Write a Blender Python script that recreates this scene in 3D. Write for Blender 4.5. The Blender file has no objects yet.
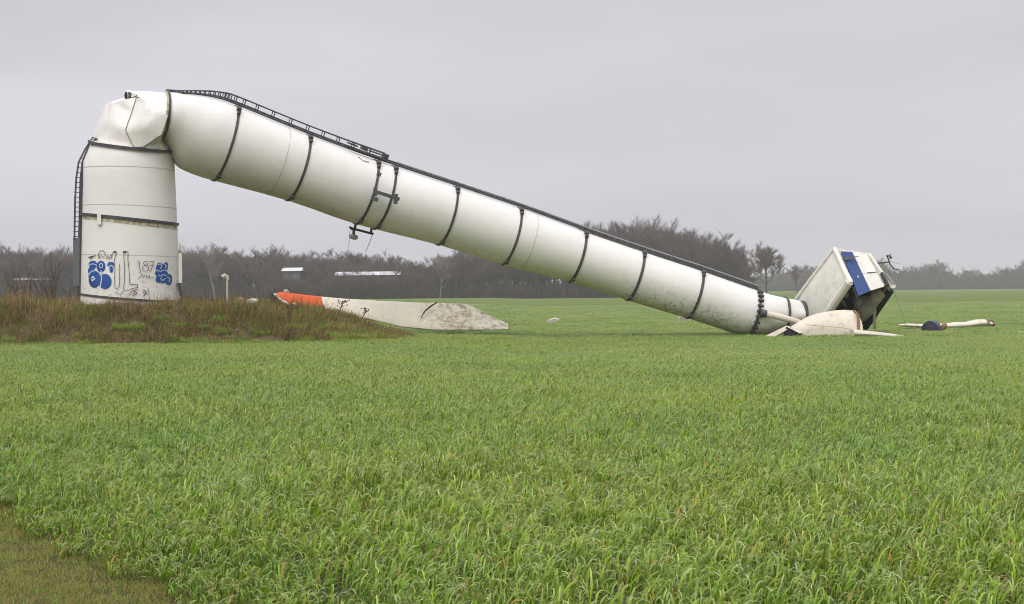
import bpy, math, random
from mathutils import Vector, Matrix, noise
R = math.radians
rnd = random.Random(7)
sc = bpy.context.scene
C = sc.collection

# ------------------------------------------------------------------ camera, sky, sun, exposure
FPX = 1500.0
CAM = Vector((0, 0, 1.9))
cam_d = bpy.data.cameras.new('camera')
cam = bpy.data.objects.new('camera', cam_d); C.objects.link(cam)
ROT = (Matrix.Rotation(R(90) - math.atan(12 / FPX), 3, 'X') @ Matrix.Rotation(R(-0.56), 3, 'Z'))
cam.matrix_world = Matrix.Translation(CAM) @ ROT.to_4x4()
cam_d.sensor_width = 36; cam_d.lens = FPX / 1024 * 36
cam_d.clip_start = 0.1; cam_d.clip_end = 9000
sc.camera = cam

SUN_EL, SUN_AZ = R(52), R(200)      # azimuth clockwise from +Y: behind the camera, a little left
w = bpy.data.worlds.new('World'); sc.world = w; w.use_nodes = True
nt = w.node_tree; nt.nodes.clear()
def N(nt, typ, **kw):
    n = nt.nodes.new(typ)
    for k, v in kw.items():
        if k.startswith('i_'):
            key = k[2:]; key = int(key) if key.isdigit() else key.replace('_', ' ')
            n.inputs[key].default_value = v
        else: setattr(n, k, v)
    return n
sky = N(nt, 'ShaderNodeTexSky', sky_type='NISHITA', sun_disc=False, sun_elevation=SUN_EL, sun_rotation=SUN_AZ, dust_density=6.0)
geo = N(nt, 'ShaderNodeTexCoord')
sep = N(nt, 'ShaderNodeSeparateXYZ'); nt.links.new(geo.outputs['Generated'], sep.inputs[0])
# stratus: soft wide mottling, brighter towards the zenith as an overcast sky is
mp = N(nt, 'ShaderNodeMapping'); mp.inputs['Scale'].default_value = (1.1, 1.1, 5.5); nt.links.new(geo.outputs['Generated'], mp.inputs[0])
ns = N(nt, 'ShaderNodeTexNoise', i_Scale=1.7, i_Detail=5.0, i_Roughness=.5); nt.links.new(mp.outputs[0], ns.inputs['Vector'])
mr = N(nt, 'ShaderNodeMapRange'); mr.inputs['From Min'].default_value = .3; mr.inputs['From Max'].default_value = .7
mr.inputs['To Min'].default_value = .85; mr.inputs['To Max'].default_value = 1.10; nt.links.new(ns.outputs['Fac'], mr.inputs['Value'])
zr = N(nt, 'ShaderNodeMapRange', interpolation_type='SMOOTHSTEP'); zr.inputs['From Min'].default_value = .1; zr.inputs['From Max'].default_value = 1.0
zr.inputs['To Min'].default_value = 1.0; zr.inputs['To Max'].default_value = 1.9; nt.links.new(sep.outputs['Z'], zr.inputs['Value'])
mm = N(nt, 'ShaderNodeMath', operation='MULTIPLY'); nt.links.new(mr.outputs[0], mm.inputs[0]); nt.links.new(zr.outputs[0], mm.inputs[1])
grey = N(nt, 'ShaderNodeVectorMath', operation='SCALE'); grey.inputs[0].default_value = (6.6, 6.52, 7.02)
nt.links.new(mm.outputs[0], grey.inputs['Scale'])
mix = N(nt, 'ShaderNodeMix', data_type='RGBA'); mix.inputs['Factor'].default_value = .93
nt.links.new(sky.outputs[0], mix.inputs['A']); nt.links.new(grey.outputs[0], mix.inputs['B'])
bg = N(nt, 'ShaderNodeBackground'); bg.inputs['Strength'].default_value = 0.1
nt.links.new(mix.outputs['Result'], bg.inputs['Color'])
out = N(nt, 'ShaderNodeOutputWorld'); nt.links.new(bg.outputs[0], out.inputs[0])

sd = bpy.data.lights.new('sun', 'SUN'); sd.energy = 1.7; sd.angle = R(45); sd.color = (1, .985, .95)
so = bpy.data.objects.new('sun', sd); C.objects.link(so)
sdir = Vector((math.sin(SUN_AZ) * math.cos(SUN_EL), math.cos(SUN_AZ) * math.cos(SUN_EL), math.sin(SUN_EL)))
so.rotation_euler = sdir.to_track_quat('Z', 'Y').to_euler(); so.location = (0, 0, 60)
sc.view_settings.view_transform = 'Standard'; sc.view_settings.look = 'None'
sc.view_settings.exposure = 0.06; sc.view_settings.gamma = 1.0
sc.cycles.max_bounces = 8; sc.cycles.transparent_max_bounces = 8
sc.cycles.diffuse_bounces = 3; sc.cycles.volume_bounces = 1
sc.cycles.use_denoising = True; sc.cycles.use_adaptive_sampling = False
sc.cycles.pixel_filter_type = 'BLACKMAN_HARRIS'; sc.cycles.filter_width = 1.0

def P(px, py, Y):
    """the point at depth Y (metres along +Y) on the line of sight through a photo pixel"""
    d = ROT @ Vector(((px - 512) / FPX, -(py - 302) / FPX, -1))
    return CAM + d * (Y / d.y)

def smooth(a, b, x):
    t = max(0., min(1., (x - a) / (b - a))); return t * t * (3 - 2 * t)
def lerp(a, b, t): return a + (b - a) * t
def table(tb, x):
    if x <= tb[0][0]: return tb[0][1]
    for (x0, y0), (x1, y1) in zip(tb, tb[1:]):
        if x <= x1: return lerp(y0, y1, (x - x0) / (x1 - x0))
    return tb[-1][1]

# ------------------------------------------------------------------ materials
def mat(name, col, rough=.6, metal=0., build=None, spec=.5):
    m = bpy.data.materials.new(name); m.use_nodes = True
    t = m.node_tree; b = t.nodes['Principled BSDF']
    b.inputs['Base Color'].default_value = (*col, 1); b.inputs['Roughness'].default_value = rough
    b.inputs['Metallic'].default_value = metal; b.inputs['Specular IOR Level'].default_value = spec
    if build: build(t, b)
    return m
def nz(t, scale, detail=4., rough=.55, coord='Object', stretch=(1, 1, 1), rot=(0, 0, 0)):
    tc = N(t, 'ShaderNodeTexCoord'); mp = N(t, 'ShaderNodeMapping')
    mp.inputs['Scale'].default_value = stretch; mp.inputs['Rotation'].default_value = rot
    t.links.new(tc.outputs[coord], mp.inputs[0])
    n = N(t, 'ShaderNodeTexNoise', i_Scale=scale, i_Detail=detail, i_Roughness=rough)
    t.links.new(mp.outputs[0], n.inputs['Vector']); return n.outputs['Fac']
def ramp(t, src, lo, hi, a=0., b=1.):
    m = N(t, 'ShaderNodeMapRange'); m.inputs['From Min'].default_value = lo; m.inputs['From Max'].default_value = hi
    m.inputs['To Min'].default_value = a; m.inputs['To Max'].default_value = b
    t.links.new(src, m.inputs['Value']); return m.outputs[0]
def mixc(t, fac, A, B, mode='MIX'):
    m = N(t, 'ShaderNodeMix', data_type='RGBA', blend_type=mode)
    for key, v in (('Factor', fac), ('A', A), ('B', B)):
        s = m.inputs[key]
        if isinstance(v, (int, float)): s.default_value = v
        elif isinstance(v, tuple): s.default_value = (*v, 1)
        else: t.links.new(v, s)
    return m.outputs['Result']
def mul(t, a, b, op='MULTIPLY'):
    m = N(t, 'ShaderNodeMath', operation=op)
    for i, v in ((0, a), (1, b)):
        if isinstance(v, (int, float)): m.inputs[i].default_value = v
        else: t.links.new(v, m.inputs[i])
    return m.outputs[0]
def bump(t, b, src, dist, strength=1.):
    n = N(t, 'ShaderNodeBump'); n.inputs['Distance'].default_value = dist; n.inputs['Strength'].default_value = strength
    t.links.new(src, n.inputs['Height']); t.links.new(n.outputs[0], b.inputs['Normal'])

def b_tower(algae):
    def f(t, b):
        c = mixc(t, ramp(t, nz(t, .5, 5), .35, .7), (.84, .81, .765), (.79, .76, .71))
        # faint rain streaks running round the shell, chips and grime
        c = mixc(t, ramp(t, nz(t, 1.6, 6, .7), .55, .75, 0, .28), c, (.60, .57, .48))
        c = mixc(t, ramp(t, nz(t, 3, 5, .6, stretch=(.25, 1, 3), rot=(0, R(17), 0)), .5, .75, 0, .22), c, (.64, .61, .53))
        c = mixc(t, ramp(t, nz(t, 9, 5, .7), .68, .78, 0, .55), c, (.30, .24, .17))
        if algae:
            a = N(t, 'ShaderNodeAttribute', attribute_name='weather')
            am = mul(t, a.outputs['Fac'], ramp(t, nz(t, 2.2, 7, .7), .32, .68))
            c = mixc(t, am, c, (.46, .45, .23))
            d = N(t, 'ShaderNodeAttribute', attribute_name='mud')
            dm = mul(t, d.outputs['Fac'], ramp(t, nz(t, 5, 8, .75), .5, .66))
            c = mixc(t, dm, c, (.20, .14, .08))
        t.links.new(c, b.inputs['Base Color'])
        bump(t, b, nz(t, .6, 3, .5), .035, .6)
    return f
M = {}
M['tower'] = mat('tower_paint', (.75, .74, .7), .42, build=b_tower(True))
M['kink'] = mat('buckled_paint', (.75, .74, .7), .45, build=b_tower(True))
def b_dark(t, b):
    t.links.new(mixc(t, ramp(t, nz(t, 6, 5), .4, .65), (.05, .05, .055), (.09, .085, .085)), b.inputs['Base Color'])
M['steel'] = mat('dark_steel', (.05, .05, .055), .55, .2, build=b_dark)
def b_galv(t, b):
    t.links.new(mixc(t, ramp(t, nz(t, 8, 5), .4, .65), (.30, .31, .33), (.40, .40, .40)), b.inputs['Base Color'])
M['galv'] = mat('galvanised', (.2, .2, .2), .5, .3, build=b_galv)
M['guard'] = mat('guard_plate', (.12, .125, .13), .6)
M['cavityshade'] = mat('cavity_shade', (.05, .045, .04), .8)  # near-black of the sheet that paints shade into the housing
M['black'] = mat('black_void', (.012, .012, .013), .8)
M['seam'] = mat('weld_paint', (.52, .51, .47), .5)
M['rustseam'] = mat('rust_streak', (.42, .36, .22), .8, build=lambda t, b: t.links.new(mixc(t, ramp(t, nz(t, 5, 6, .7), .42, .6), (.68, .66, .55), (.36, .25, .13)), b.inputs['Base Color']))
M['blue'] = mat('spray_blue', (.012, .075, .42), .5, build=lambda t, b: t.links.new(mixc(t, ramp(t, nz(t, 5, 5), .4, .7), (.008, .06, .27), (.02, .11, .37)), b.inputs['Base Color']))
M['ink'] = mat('spray_black', (.03, .03, .035), .6)
M['ltblue'] = mat('spray_pale', (.55, .62, .75), .6)
M['red'] = mat('spray_maroon', (.16, .035, .06), .6)
def b_gel(base, dirt, amt, sp=.5):
    def f(t, b):
        c = mixc(t, ramp(t, nz(t, 1.1, 5), .35, .7), base, tuple(x * .86 for x in base))
        c = mixc(t, ramp(t, nz(t, 3.5, 7, .75), .5, .75, 0, amt), c, dirt)
        c = mixc(t, ramp(t, nz(t, 16, 4, .7), .62, .72, 0, sp), c, tuple(x * .5 for x in dirt))
        t.links.new(c, b.inputs['Base Color']); bump(t, b, nz(t, 2, 4), .03, .6)
    return f
M['gel'] = mat('gelcoat', (.66, .62, .53), .5, build=b_gel((.70, .64, .52), (.36, .27, .17), .6))
M['rootgel'] = mat('root_gelcoat', (.7, .64, .52), .55, build=b_gel((.74, .68, .56), (.42, .30, .18), .95, .9))
M['gelbrown'] = mat('gelcoat_muddy', (.5, .42, .32), .6, build=b_gel((.60, .54, .44), (.26, .17, .10), .9, .8))
M['orange'] = mat('orange_paint', (.72, .10, .02), .5, build=b_gel((.80, .13, .03), (.55, .10, .04), .5, .3))
M['nac'] = mat('nacelle_white', (.72, .7, .64), .45, build=b_gel((.84, .81, .73), (.52, .45, .35), .6, .5))
M['panelblue'] = mat('panel_blue', (.012, .06, .33), .4, build=b_gel((.006, .05, .20), (.01, .05, .15), .4, .2))
M['machine'] = mat('machine_grey', (.25, .24, .21), .55, build=b_gel((.50, .46, .38), (.14, .10, .07), .9))
M['yellow'] = mat('yellow_primer', (.45, .30, .08), .6, build=b_gel((.50, .34, .10), (.2, .12, .05), .6))
M['navy'] = mat('navy_paint', (.03, .04, .09), .4, build=b_gel((.035, .045, .10), (.05, .04, .03), .6))
M['rust'] = mat('rusty_orange', (.35, .12, .03), .8, build=b_gel((.28, .16, .08), (.10, .06, .035), .8))
M['barnroof'] = mat('pale_roof', (.62, .62, .63), .6)
M['barnwall'] = mat('barn_wall', (.10, .085, .075), .85)
M['glass'] = mat('window_glass', (.12, .16, .2), .1)

def b_bark(t, b):
    oi = N(t, 'ShaderNodeObjectInfo')
    at = N(t, 'ShaderNodeAttribute', attribute_name='Col')
    c = mixc(t, oi.outputs['Random'], (.62, .62, .70), (1.35, 1.22, 1.08))
    t.links.new(mixc(t, 1.0, at.outputs['Color'], c, 'MULTIPLY'), b.inputs['Base Color'])
M['bark'] = mat('bark', (.1, .08, .07), .9, build=b_bark, spec=.2)

def b_leaf(lo, hi, gain=1.):
    def f(t, b):
        at = N(t, 'ShaderNodeAttribute', attribute_name='Col')
        g = N(t, 'ShaderNodeNewGeometry')
        n1 = N(t, 'ShaderNodeTexNoise', i_Scale=.12, i_Detail=4.); t.links.new(g.outputs['Position'], n1.inputs['Vector'])
        n2 = N(t, 'ShaderNodeTexNoise', i_Scale=.9, i_Detail=3.); t.links.new(g.outputs['Position'], n2.inputs['Vector'])
        c = mixc(t, ramp(t, n1.outputs['Fac'], .35, .65), lo, hi)
        c = mixc(t, ramp(t, n2.outputs['Fac'], .35, .7, 0, .5), c, (1.08, .98, .80))
        c = mixc(t, 1.0, at.outputs['Color'], c, 'MULTIPLY')
        t.links.new(c, b.inputs['Base Color'])
        tr = N(t, 'ShaderNodeBsdfTranslucent'); t.links.new(c, tr.inputs['Color'])
        mx = N(t, 'ShaderNodeMixShader'); mx.inputs[0].default_value = .3
        o = t.nodes['Material Output']
        t.links.new(b.outputs[0], mx.inputs[1]); t.links.new(tr.outputs[0], mx.inputs[2]); t.links.new(mx.outputs[0], o.inputs[0])
    return f
M['leaf'] = mat('cereal_leaf', (.1, .2, .05), .33, build=b_leaf((.80, .93, .85), (1.14, 1.06, .88)), spec=.25)
M['weed'] = mat('dead_weed', (.1, .08, .05), .8, build=b_leaf((1.0, .92, .9), (1.05, 1.05, .85)), spec=.2)

def b_ground(t, b):
    g = N(t, 'ShaderNodeNewGeometry')
    def n(s, d=6., r=.6):
        k = N(t, 'ShaderNodeTexNoise', i_Scale=s, i_Detail=d, i_Roughness=r); t.links.new(g.outputs['Position'], k.inputs['Vector']); return k.outputs['Fac']
    soil = mixc(t, ramp(t, n(3.), .3, .7), (.055, .065, .022), (.08, .065, .035))
    far = mixc(t, ramp(t, n(.02, 5), .35, .65), (.125, .175, .04), (.16, .19, .055))
    far = mixc(t, ramp(t, n(.6, 6, .75), .4, .7, 0, .6), far, (.10, .165, .018))
    a = N(t, 'ShaderNodeAttribute', attribute_name='far')
    c = mixc(t, a.outputs['Fac'], soil, far)
    a2 = N(t, 'ShaderNodeAttribute', attribute_name='mound')
    c = mixc(t, a2.outputs['Fac'], c, mixc(t, ramp(t, n(1.5), .4, .65), (.13, .09, .055), (.12, .12, .045)))
    a3 = N(t, 'ShaderNodeAttribute', attribute_name='wood')
    c = mixc(t, a3.outputs['Fac'], c, (.075, .055, .042))
    t.links.new(c, b.inputs['Base Color'])
    bump(t, b, n(1.2, 8, .75), .25, .6)
M['ground'] = mat('field_soil', (.07, .08, .03), .95, build=b_ground, spec=.1)

# ------------------------------------------------------------------ mesh helpers
class MB:
    def __init__(s): s.v = []; s.f = []; s.m = []; s.c = []; s.sm = []
    def add(s, vs, fs, mi=0, col=None, smooth=False):
        b = len(s.v); s.v += [tuple(p) for p in vs]
        for f in fs: s.f.append(tuple(i + b for i in f)); s.m.append(mi); s.sm.append(smooth)
        if col is not None: s.c += [col] * len(vs)
    def box8(s, c, mi=0):   # c: 4 lower corners, 4 upper corners
        s.add(c, [(0, 3, 2, 1), (4, 5, 6, 7), (0, 1, 5, 4), (1, 2, 6, 5), (2, 3, 7, 6), (3, 0, 4, 7)], mi)
    def obox(s, ctr, ax, ay, az, mi=0):   # half-axis vectors
        c = Vector(ctr)
        s.box8([c - ax - ay - az, c + ax - ay - az, c + ax + ay - az, c - ax + ay - az,
                c - ax - ay + az, c + ax - ay + az, c + ax + ay + az, c - ax + ay + az], mi)
    def bar(s, a, b, wd, ht=None, mi=0, up=Vector((0, 0, 1))):
        a = Vector(a); b = Vector(b); ht = wd if ht is None else ht
        d = (b - a)
        if d.length < 1e-6: return
        x = d.cross(up)
        if x.length < 1e-5: x = d.cross(Vector((1, 0, 0)))
        x.normalize(); y = x.cross(d).normalized()
        s.obox((a + b) / 2, d / 2, x * wd / 2, y * ht / 2, mi)
    def plate(s, q, th, mi=0):            # q four corners, th vector thickness
        s.box8([Vector(p) for p in q] + [Vector(p) + th for p in q], mi)
    def tube(s, pts, rad, n=8, mi=0, cap=True, col=None):
        pts = [Vector(p) for p in pts]; rr = rad if isinstance(rad, (list, tuple)) else [rad] * len(pts)
        vs = []; fs = []; ref = None
        for i, p in enumerate(pts):
            d = (pts[min(i + 1, len(pts) - 1)] - pts[max(i - 1, 0)]).normalized()
            if ref is None: ref = d.orthogonal().normalized()
            x = (ref - d * ref.dot(d)).normalized(); ref = x; y = d.cross(x)
            vs += [p + (x * math.cos(k * 2 * math.pi / n) + y * math.sin(k * 2 * math.pi / n)) * rr[i] for k in range(n)]
        for i in range(len(pts) - 1):
            for k in range(n): fs.append((i * n + k, i * n + (k + 1) % n, (i + 1) * n + (k + 1) % n, (i + 1) * n + k))
        if cap: fs += [tuple(range(n))[::-1], tuple(range((len(pts) - 1) * n, len(pts) * n))]
        s.add(vs, fs, mi, col, True)
    def loft(s, rings, mi=0, cap=True, smooth=True):
        n = len(rings[0]); fs = []
        for i in range(len(rings) - 1):
            for k in range(n): fs.append((i * n + k, i * n + (k + 1) % n, (i + 1) * n + (k + 1) % n, (i + 1) * n + k))
        if cap: fs += [tuple(range(n))[::-1], tuple(range((len(rings) - 1) * n, len(rings) * n))]
        s.add([p for r in rings for p in r], fs, mi, None, smooth)
    def mesh(s, name, mats, attrs=None):
        me = bpy.data.meshes.new(name); me.from_pydata(s.v, [], s.f)
        for m in (mats if isinstance(mats, (list, tuple)) else [mats]): me.materials.append(m)
        me.polygons.foreach_set('material_index', s.m)
        me.polygons.foreach_set('use_smooth', s.sm)
        if s.c:
            a = me.color_attributes.new('Col', 'FLOAT_COLOR', 'POINT')
            a.data.foreach_set('color', [x for c in s.c for x in (*c, 1.)])
        me.update(); return me
    def build(s, name, mats, parent=None, fix=True):
        o = bpy.data.objects.new(name, s.mesh(name, mats)); C.objects.link(o)
        if fix: sharpen(o.data)
        if parent is not None:
            o.parent = parent; o.matrix_parent_inverse = root_of(parent).inverted()
        return o
def sharpen(me, ang=35):
    import bmesh
    bm = bmesh.new(); bm.from_mesh(me); bmesh.ops.recalc_face_normals(bm, faces=bm.faces)
    for e in bm.edges:
        if len(e.link_faces) == 2 and e.calc_face_angle(0) > R(ang): e.smooth = False
    bm.to_mesh(me); bm.free()
WM = {}
def root_of(o): return WM.get(o.name, Matrix.Identity(4))
def thing(name, loc, label, cat, group=None):
    o = bpy.data.objects.new(name, None); C.objects.link(o); o.location = loc
    WM[o.name] = Matrix.Translation(loc)
    o['label'] = label; o['category'] = cat
    if group: o['group'] = group
    return o
def tag(o, label=None, cat=None, group=None, kind=None):
    if label: o['label'] = label
    if cat: o['category'] = cat
    if group: o['group'] = group
    if kind: o['kind'] = kind
    return o
def vattr(me, name, fn):
    a = me.attributes.new(name, 'FLOAT', 'POINT')
    a.data.foreach_set('value', [fn(v.co) for v in me.vertices])

# ------------------------------------------------------------------ terrain
MX0, MX1 = -9.9, -4.2
def mound(x, y):
    h = table([(-30, 1.30), (-12.5, 1.27), (-9.8, 1.13), (-8.6, 1.0), (-7.4, .84), (-6.7, .60), (-6.1, .38), (-5.4, .2), (-4.4, 0.)], x + .25 * math.sin(y * .9))
    fy = smooth(54.2 + .35 * math.sin(x * .8), 57.3, y) * (1 - smooth(63.5, 67.5, y))
    lump = 1 + .05 * noise.noise(Vector((x * .6, y * .6, 0)))
    return h * fy * lump
def gz(x, y):
    dip = -.3 * smooth(20, 60, y) * smooth(-6, 4, x) * (1 - smooth(120, 260, y) * .0)
    und = .05 * noise.noise(Vector((x * .07, y * .07, 3))) * smooth(5, 20, y) * (1 - smooth(250, 400, y))
    return dip + und + mound(x, y)
def verge_d(x, y):      # signed distance into the verge (positive = mown verge)
    ax, ay, bx, by = -4.3, 12.7, -2.15, 9.2
    nx, ny = (by - ay), -(bx - ax); l = math.hypot(nx, ny)
    return ((x - ax) * nx + (y - ay) * ny) / l + .05 * math.sin(y * 2.1) + .05 * math.sin(x * 5.3 + y)
def arange(a, b, st):
    r = []
    while a < b - 1e-6: r.append(a); a += st
    return r
xs = [-3000, -1500, -800, -400, -200, -120] + arange(-80, -28, 6) + arange(-28, 6, .4) + arange(6, 34, 2) + arange(34, 120, 12) + [120, 200, 300, 500, 900, 1600, 3000]
ys = [-600, -100, -20] + arange(0, 48, 2) + arange(48, 76, .4) + arange(76, 130, 6) + arange(130, 460, 15) + [500, 560, 640, 760, 850, 870, 900, 1100, 1400, 2000, 3500, 6000]
g = MB()
vs = [(x, y, gz(x, y)) for y in ys for x in xs]; nx_ = len(xs)
fs = [(j * nx_ + i, j * nx_ + i + 1, (j + 1) * nx_ + i + 1, (j + 1) * nx_ + i) for j in range(len(ys) - 1) for i in range(nx_ - 1)]
g.add(vs, fs, 0, None, True)
ground = g.build('ground', M['ground'], fix=False); tag(ground, kind='structure')
TREE_EDGE = lambda x: 375 if x < 62 else 880
vattr(ground.data, 'far', lambda c: smooth(30, 140, c.y))
vattr(ground.data, 'mound', lambda c: min(1, max(0, mound(c.x, c.y)) * 6))
vattr(ground.data, 'wood', lambda c: 1. if c.y > 372 and c.x < 64 or c.y > 886 else 0.)

# ------------------------------------------------------------------ scattering with geometry nodes
def variants(name, meshes):
    col = bpy.data.collections.new(name)
    for i, me in enumerate(meshes):
        o = bpy.data.objects.new('%s_%02d' % (name, i), me); col.objects.link(o)
    return col
def scatter(name, pts, col, mats):
    me = bpy.data.meshes.new(name); me.from_pydata([p[0] for p in pts], [], [])
    for m in mats: me.materials.append(m)
    a = me.attributes.new('rot', 'FLOAT_VECTOR', 'POINT'); a.data.foreach_set('vector', [x for p in pts for x in p[1]])
    a = me.attributes.new('scl', 'FLOAT_VECTOR', 'POINT'); a.data.foreach_set('vector', [x for p in pts for x in p[2]])
    a = me.attributes.new('vari', 'INT', 'POINT'); a.data.foreach_set('value', [p[3] for p in pts])
    o = bpy.data.objects.new(name, me); C.objects.link(o); o['kind'] = 'stuff'
    t = bpy.data.node_groups.new(name + '_nodes', 'GeometryNodeTree')
    t.interface.new_socket('Geometry', in_out='INPUT', socket_type='NodeSocketGeometry')
    t.interface.new_socket('Geometry', in_out='OUTPUT', socket_type='NodeSocketGeometry')
    gi = t.nodes.new('NodeGroupInput'); go = t.nodes.new('NodeGroupOutput')
    ci = t.nodes.new('GeometryNodeCollectionInfo'); ci.inputs['Collection'].default_value = col
    ci.inputs['Separate Children'].default_value = True; ci.inputs['Reset Children'].default_value = True
    ip = t.nodes.new('GeometryNodeInstanceOnPoints'); ip.inputs['Pick Instance'].default_value = True
    def na(n, dt):
        k = t.nodes.new('GeometryNodeInputNamedAttribute'); k.data_type = dt; k.inputs['Name'].default_value = n; return k.outputs['Attribute']
    t.links.new(gi.outputs[0], ip.inputs['Points']); t.links.new(ci.outputs[0], ip.inputs['Instance'])
    t.links.new(na('vari', 'INT'), ip.inputs['Instance Index'])
    e = t.nodes.new('FunctionNodeEulerToRotation'); t.links.new(na('rot', 'FLOAT_VECTOR'), e.inputs[0])
    t.links.new(e.outputs[0], ip.inputs['Rotation']); t.links.new(na('scl', 'FLOAT_VECTOR'), ip.inputs['Scale'])
    t.links.new(ip.outputs[0], go.inputs[0])
    md = o.modifiers.new('scatter', 'NODES'); md.node_group = t
    return o

# ------------------------------------------------------------------ the tower
YS = 60.0
RS = 1.78
stub_lr = [(140, (93.0, 172.0)), (149, (90.5, 172.6)), (162, (85.2, 173.4)), (220, (84.0, 176.0)), (304, (82.3, 178.8))]
def stub_w(py):
    py = max(140, min(304, py))
    for (y0, a), (y1, b) in zip(stub_lr, stub_lr[1:]):
        if py <= y1:
            t = (py - y0) / (y1 - y0); return lerp(a[0], b[0], t), lerp(a[1], b[1], t)
def on_stub(px, py, off=0.):
    l, r = stub_w(py); L = P(l, py, YS); R_ = P(r, py, YS); cx = (L.x + R_.x) / 2; rr = (R_.x - L.x) / 2 + off
    k = P(px, py, 1.0).x                       # the line of sight is x = k * Y; meet the round shell
    a = 1 + k * k; b = -2 * (cx * k + YS); c = cx * cx + YS * YS - rr * rr; D = max(0, b * b - 4 * a * c)
    return P(px, py, (-b - math.sqrt(D)) / (2 * a))
def stub_ring(pyl, pyr, drop=0., off=0., n=64):
    """ring round the stub, its left edge at pixel row pyl, its right edge at pyr"""
    r = []
    l = stub_w(pyl)[0]; rr_ = stub_w(pyr)[1]
    Lp = P(l, pyl, YS); Rp = P(rr_, pyr, YS); c = (Lp + Rp) / 2; ax = (Rp - Lp) / 2; rad = ax.length
    ax = ax * ((rad + off) / rad)
    for k in range(n):
        a = 2 * math.pi * k / n
        r.append(c + ax * math.cos(a) + Vector((0, (rad + off) * math.sin(a), 0)) + Vector((0, 0, drop * math.sin(a))))
    return r
base = P(130, 301, YS)
tower = thing('wind_turbine_tower', (base.x, base.y, gz(base.x, base.y)), 'white steel wind turbine tower snapped near its base and folded down to the field', 'tower')

# fallen tube sections: (top edge px, bottom edge px, depth, radius along the line of sight or None)
SEC = [((165.2, 92.6), (163.6, 138.5), 60, 1.85), ((178, 93.2), (171.5, 153), 60.13, 1.78), ((195, 95.2), (184, 169), 60.33, 1.66),
       ((217, 100), (203, 177.2), 60.6, None), ((240.5, 108.2), (218, 181.8), 60.95, None), ((309, 136), (291, 201.5), 62.1, None),
       ((379, 161.5), (357.5, 224.5), 63.3, None), ((457, 187.5), (440, 245.5), 64.5, None), ((521, 209), (505, 265.5), 65.4, None),
       ((586, 232.5), (572, 282.5), 66.1, None), ((645, 252.5), (629.5, 301), 66.6, None), ((703, 271.5), (690, 319), 67.0, None),
       ((760, 291.2), (747, 336), 67.4, None), ((787, 297.8), (781, 330), 67.6, None), ((804, 302.5), (800, 327), 67.8, None)]
frames = []
for (t, b, Y, rd) in SEC:
    T = P(*t, Y); B = P(*b, Y); c = (T + B) / 2; frames.append([c, (T - B) / 2, rd])
for i, fr in enumerate(frames):
    a = frames[max(i - 1, 0)][0]; b = frames[min(i + 1, len(frames) - 1)][0]
    tg = (b - a).normalized(); U = fr[1]; ln = U.length
    U = U - tg * U.dot(tg) * (.1 + .75 * smooth(0, 4, i)); U = U.normalized() * ln
    V = U.cross(tg); V = V.normalized() * (fr[2] or ln)
    if V.y < 0: V = -V
    fr += [U, V, tg]
def CR(a, b, c, d, t):
    return .5 * ((2 * b) + (c - a) * t + (2 * a - 5 * b + 4 * c - d) * t * t + (3 * b - a - 3 * c + d) * t ** 3)
def frame(s):
    i = max(0, min(len(frames) - 2, int(math.floor(s)))); t = s - i
    g_ = lambda k, j: frames[max(0, min(len(frames) - 1, k))][j]
    return tuple(CR(g_(i - 1, j), g_(i, j), g_(i + 1, j), g_(i + 2, j), t) for j in (0, 3, 4))
def on_tube(s, deg, off=0.):      # deg: 90 = top, 180 = side facing the photographer, 270 = underside
    c, U, V = frame(s); a = R(deg)
    return c + V * (1 + off / V.length) * math.cos(a) + U * (1 + off / U.length) * math.sin(a)
def tdir(s): return (frame(min(s + .05, len(frames) - 1))[0] - frame(max(s - .05, 0))[0]).normalized()
def s_of_px(px):                   # position along the tube axis from a pixel column of its top edge
    xsv = [q[0][0] for q in SEC]
    for i in range(len(xsv) - 1):
        if px <= xsv[i + 1]: return i + (px - xsv[i]) / (xsv[i + 1] - xsv[i])
    return len(xsv) - 1

mb = MB(); NA = 72
rings = []
ss = [i / 4 for i in range(0, 12)] + [3 + i / 3 for i in range(0, 34)]
for s in [q for q in ss if q <= len(SEC) - 1]:
    ring = []
    for k in range(NA):
        p = on_tube(s, k * 360 / NA)
        # shallow dents: bigger near the fold and at the crushed tip
        am = .035 * (1 - smooth(0, 4, s)) + .012 + .10 * smooth(11.6, 13.5, s)
        d = noise.noise(Vector((s * 1.4, math.cos(R(k * 360 / NA)) * 1.6, math.sin(R(k * 360 / NA)) * 1.6)))
        c = frame(s)[0]
        ring.append(p + (p - c).normalized() * d * am)
    rings.append(ring)
mb.loft(rings)
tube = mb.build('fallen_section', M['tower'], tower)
nr = len(rings)
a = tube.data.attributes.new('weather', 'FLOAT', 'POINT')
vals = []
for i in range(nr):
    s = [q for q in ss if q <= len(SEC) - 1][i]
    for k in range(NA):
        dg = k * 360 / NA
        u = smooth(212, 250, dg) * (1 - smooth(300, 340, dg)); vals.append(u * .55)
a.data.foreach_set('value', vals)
a = tube.data.attributes.new('mud', 'FLOAT', 'POINT'); vals = []
for i in range(nr):
    s = [q for q in ss if q <= len(SEC) - 1][i]
    for k in range(NA):
        dg = k * 360 / NA; vals.append(smooth(9.2, 10.4, s) * smooth(165, 225, dg) * (1 - smooth(300, 340, dg)) * .9 * (1 - smooth(11.3, 12.2, s) * .6))
a.data.foreach_set('value', vals)

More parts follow.
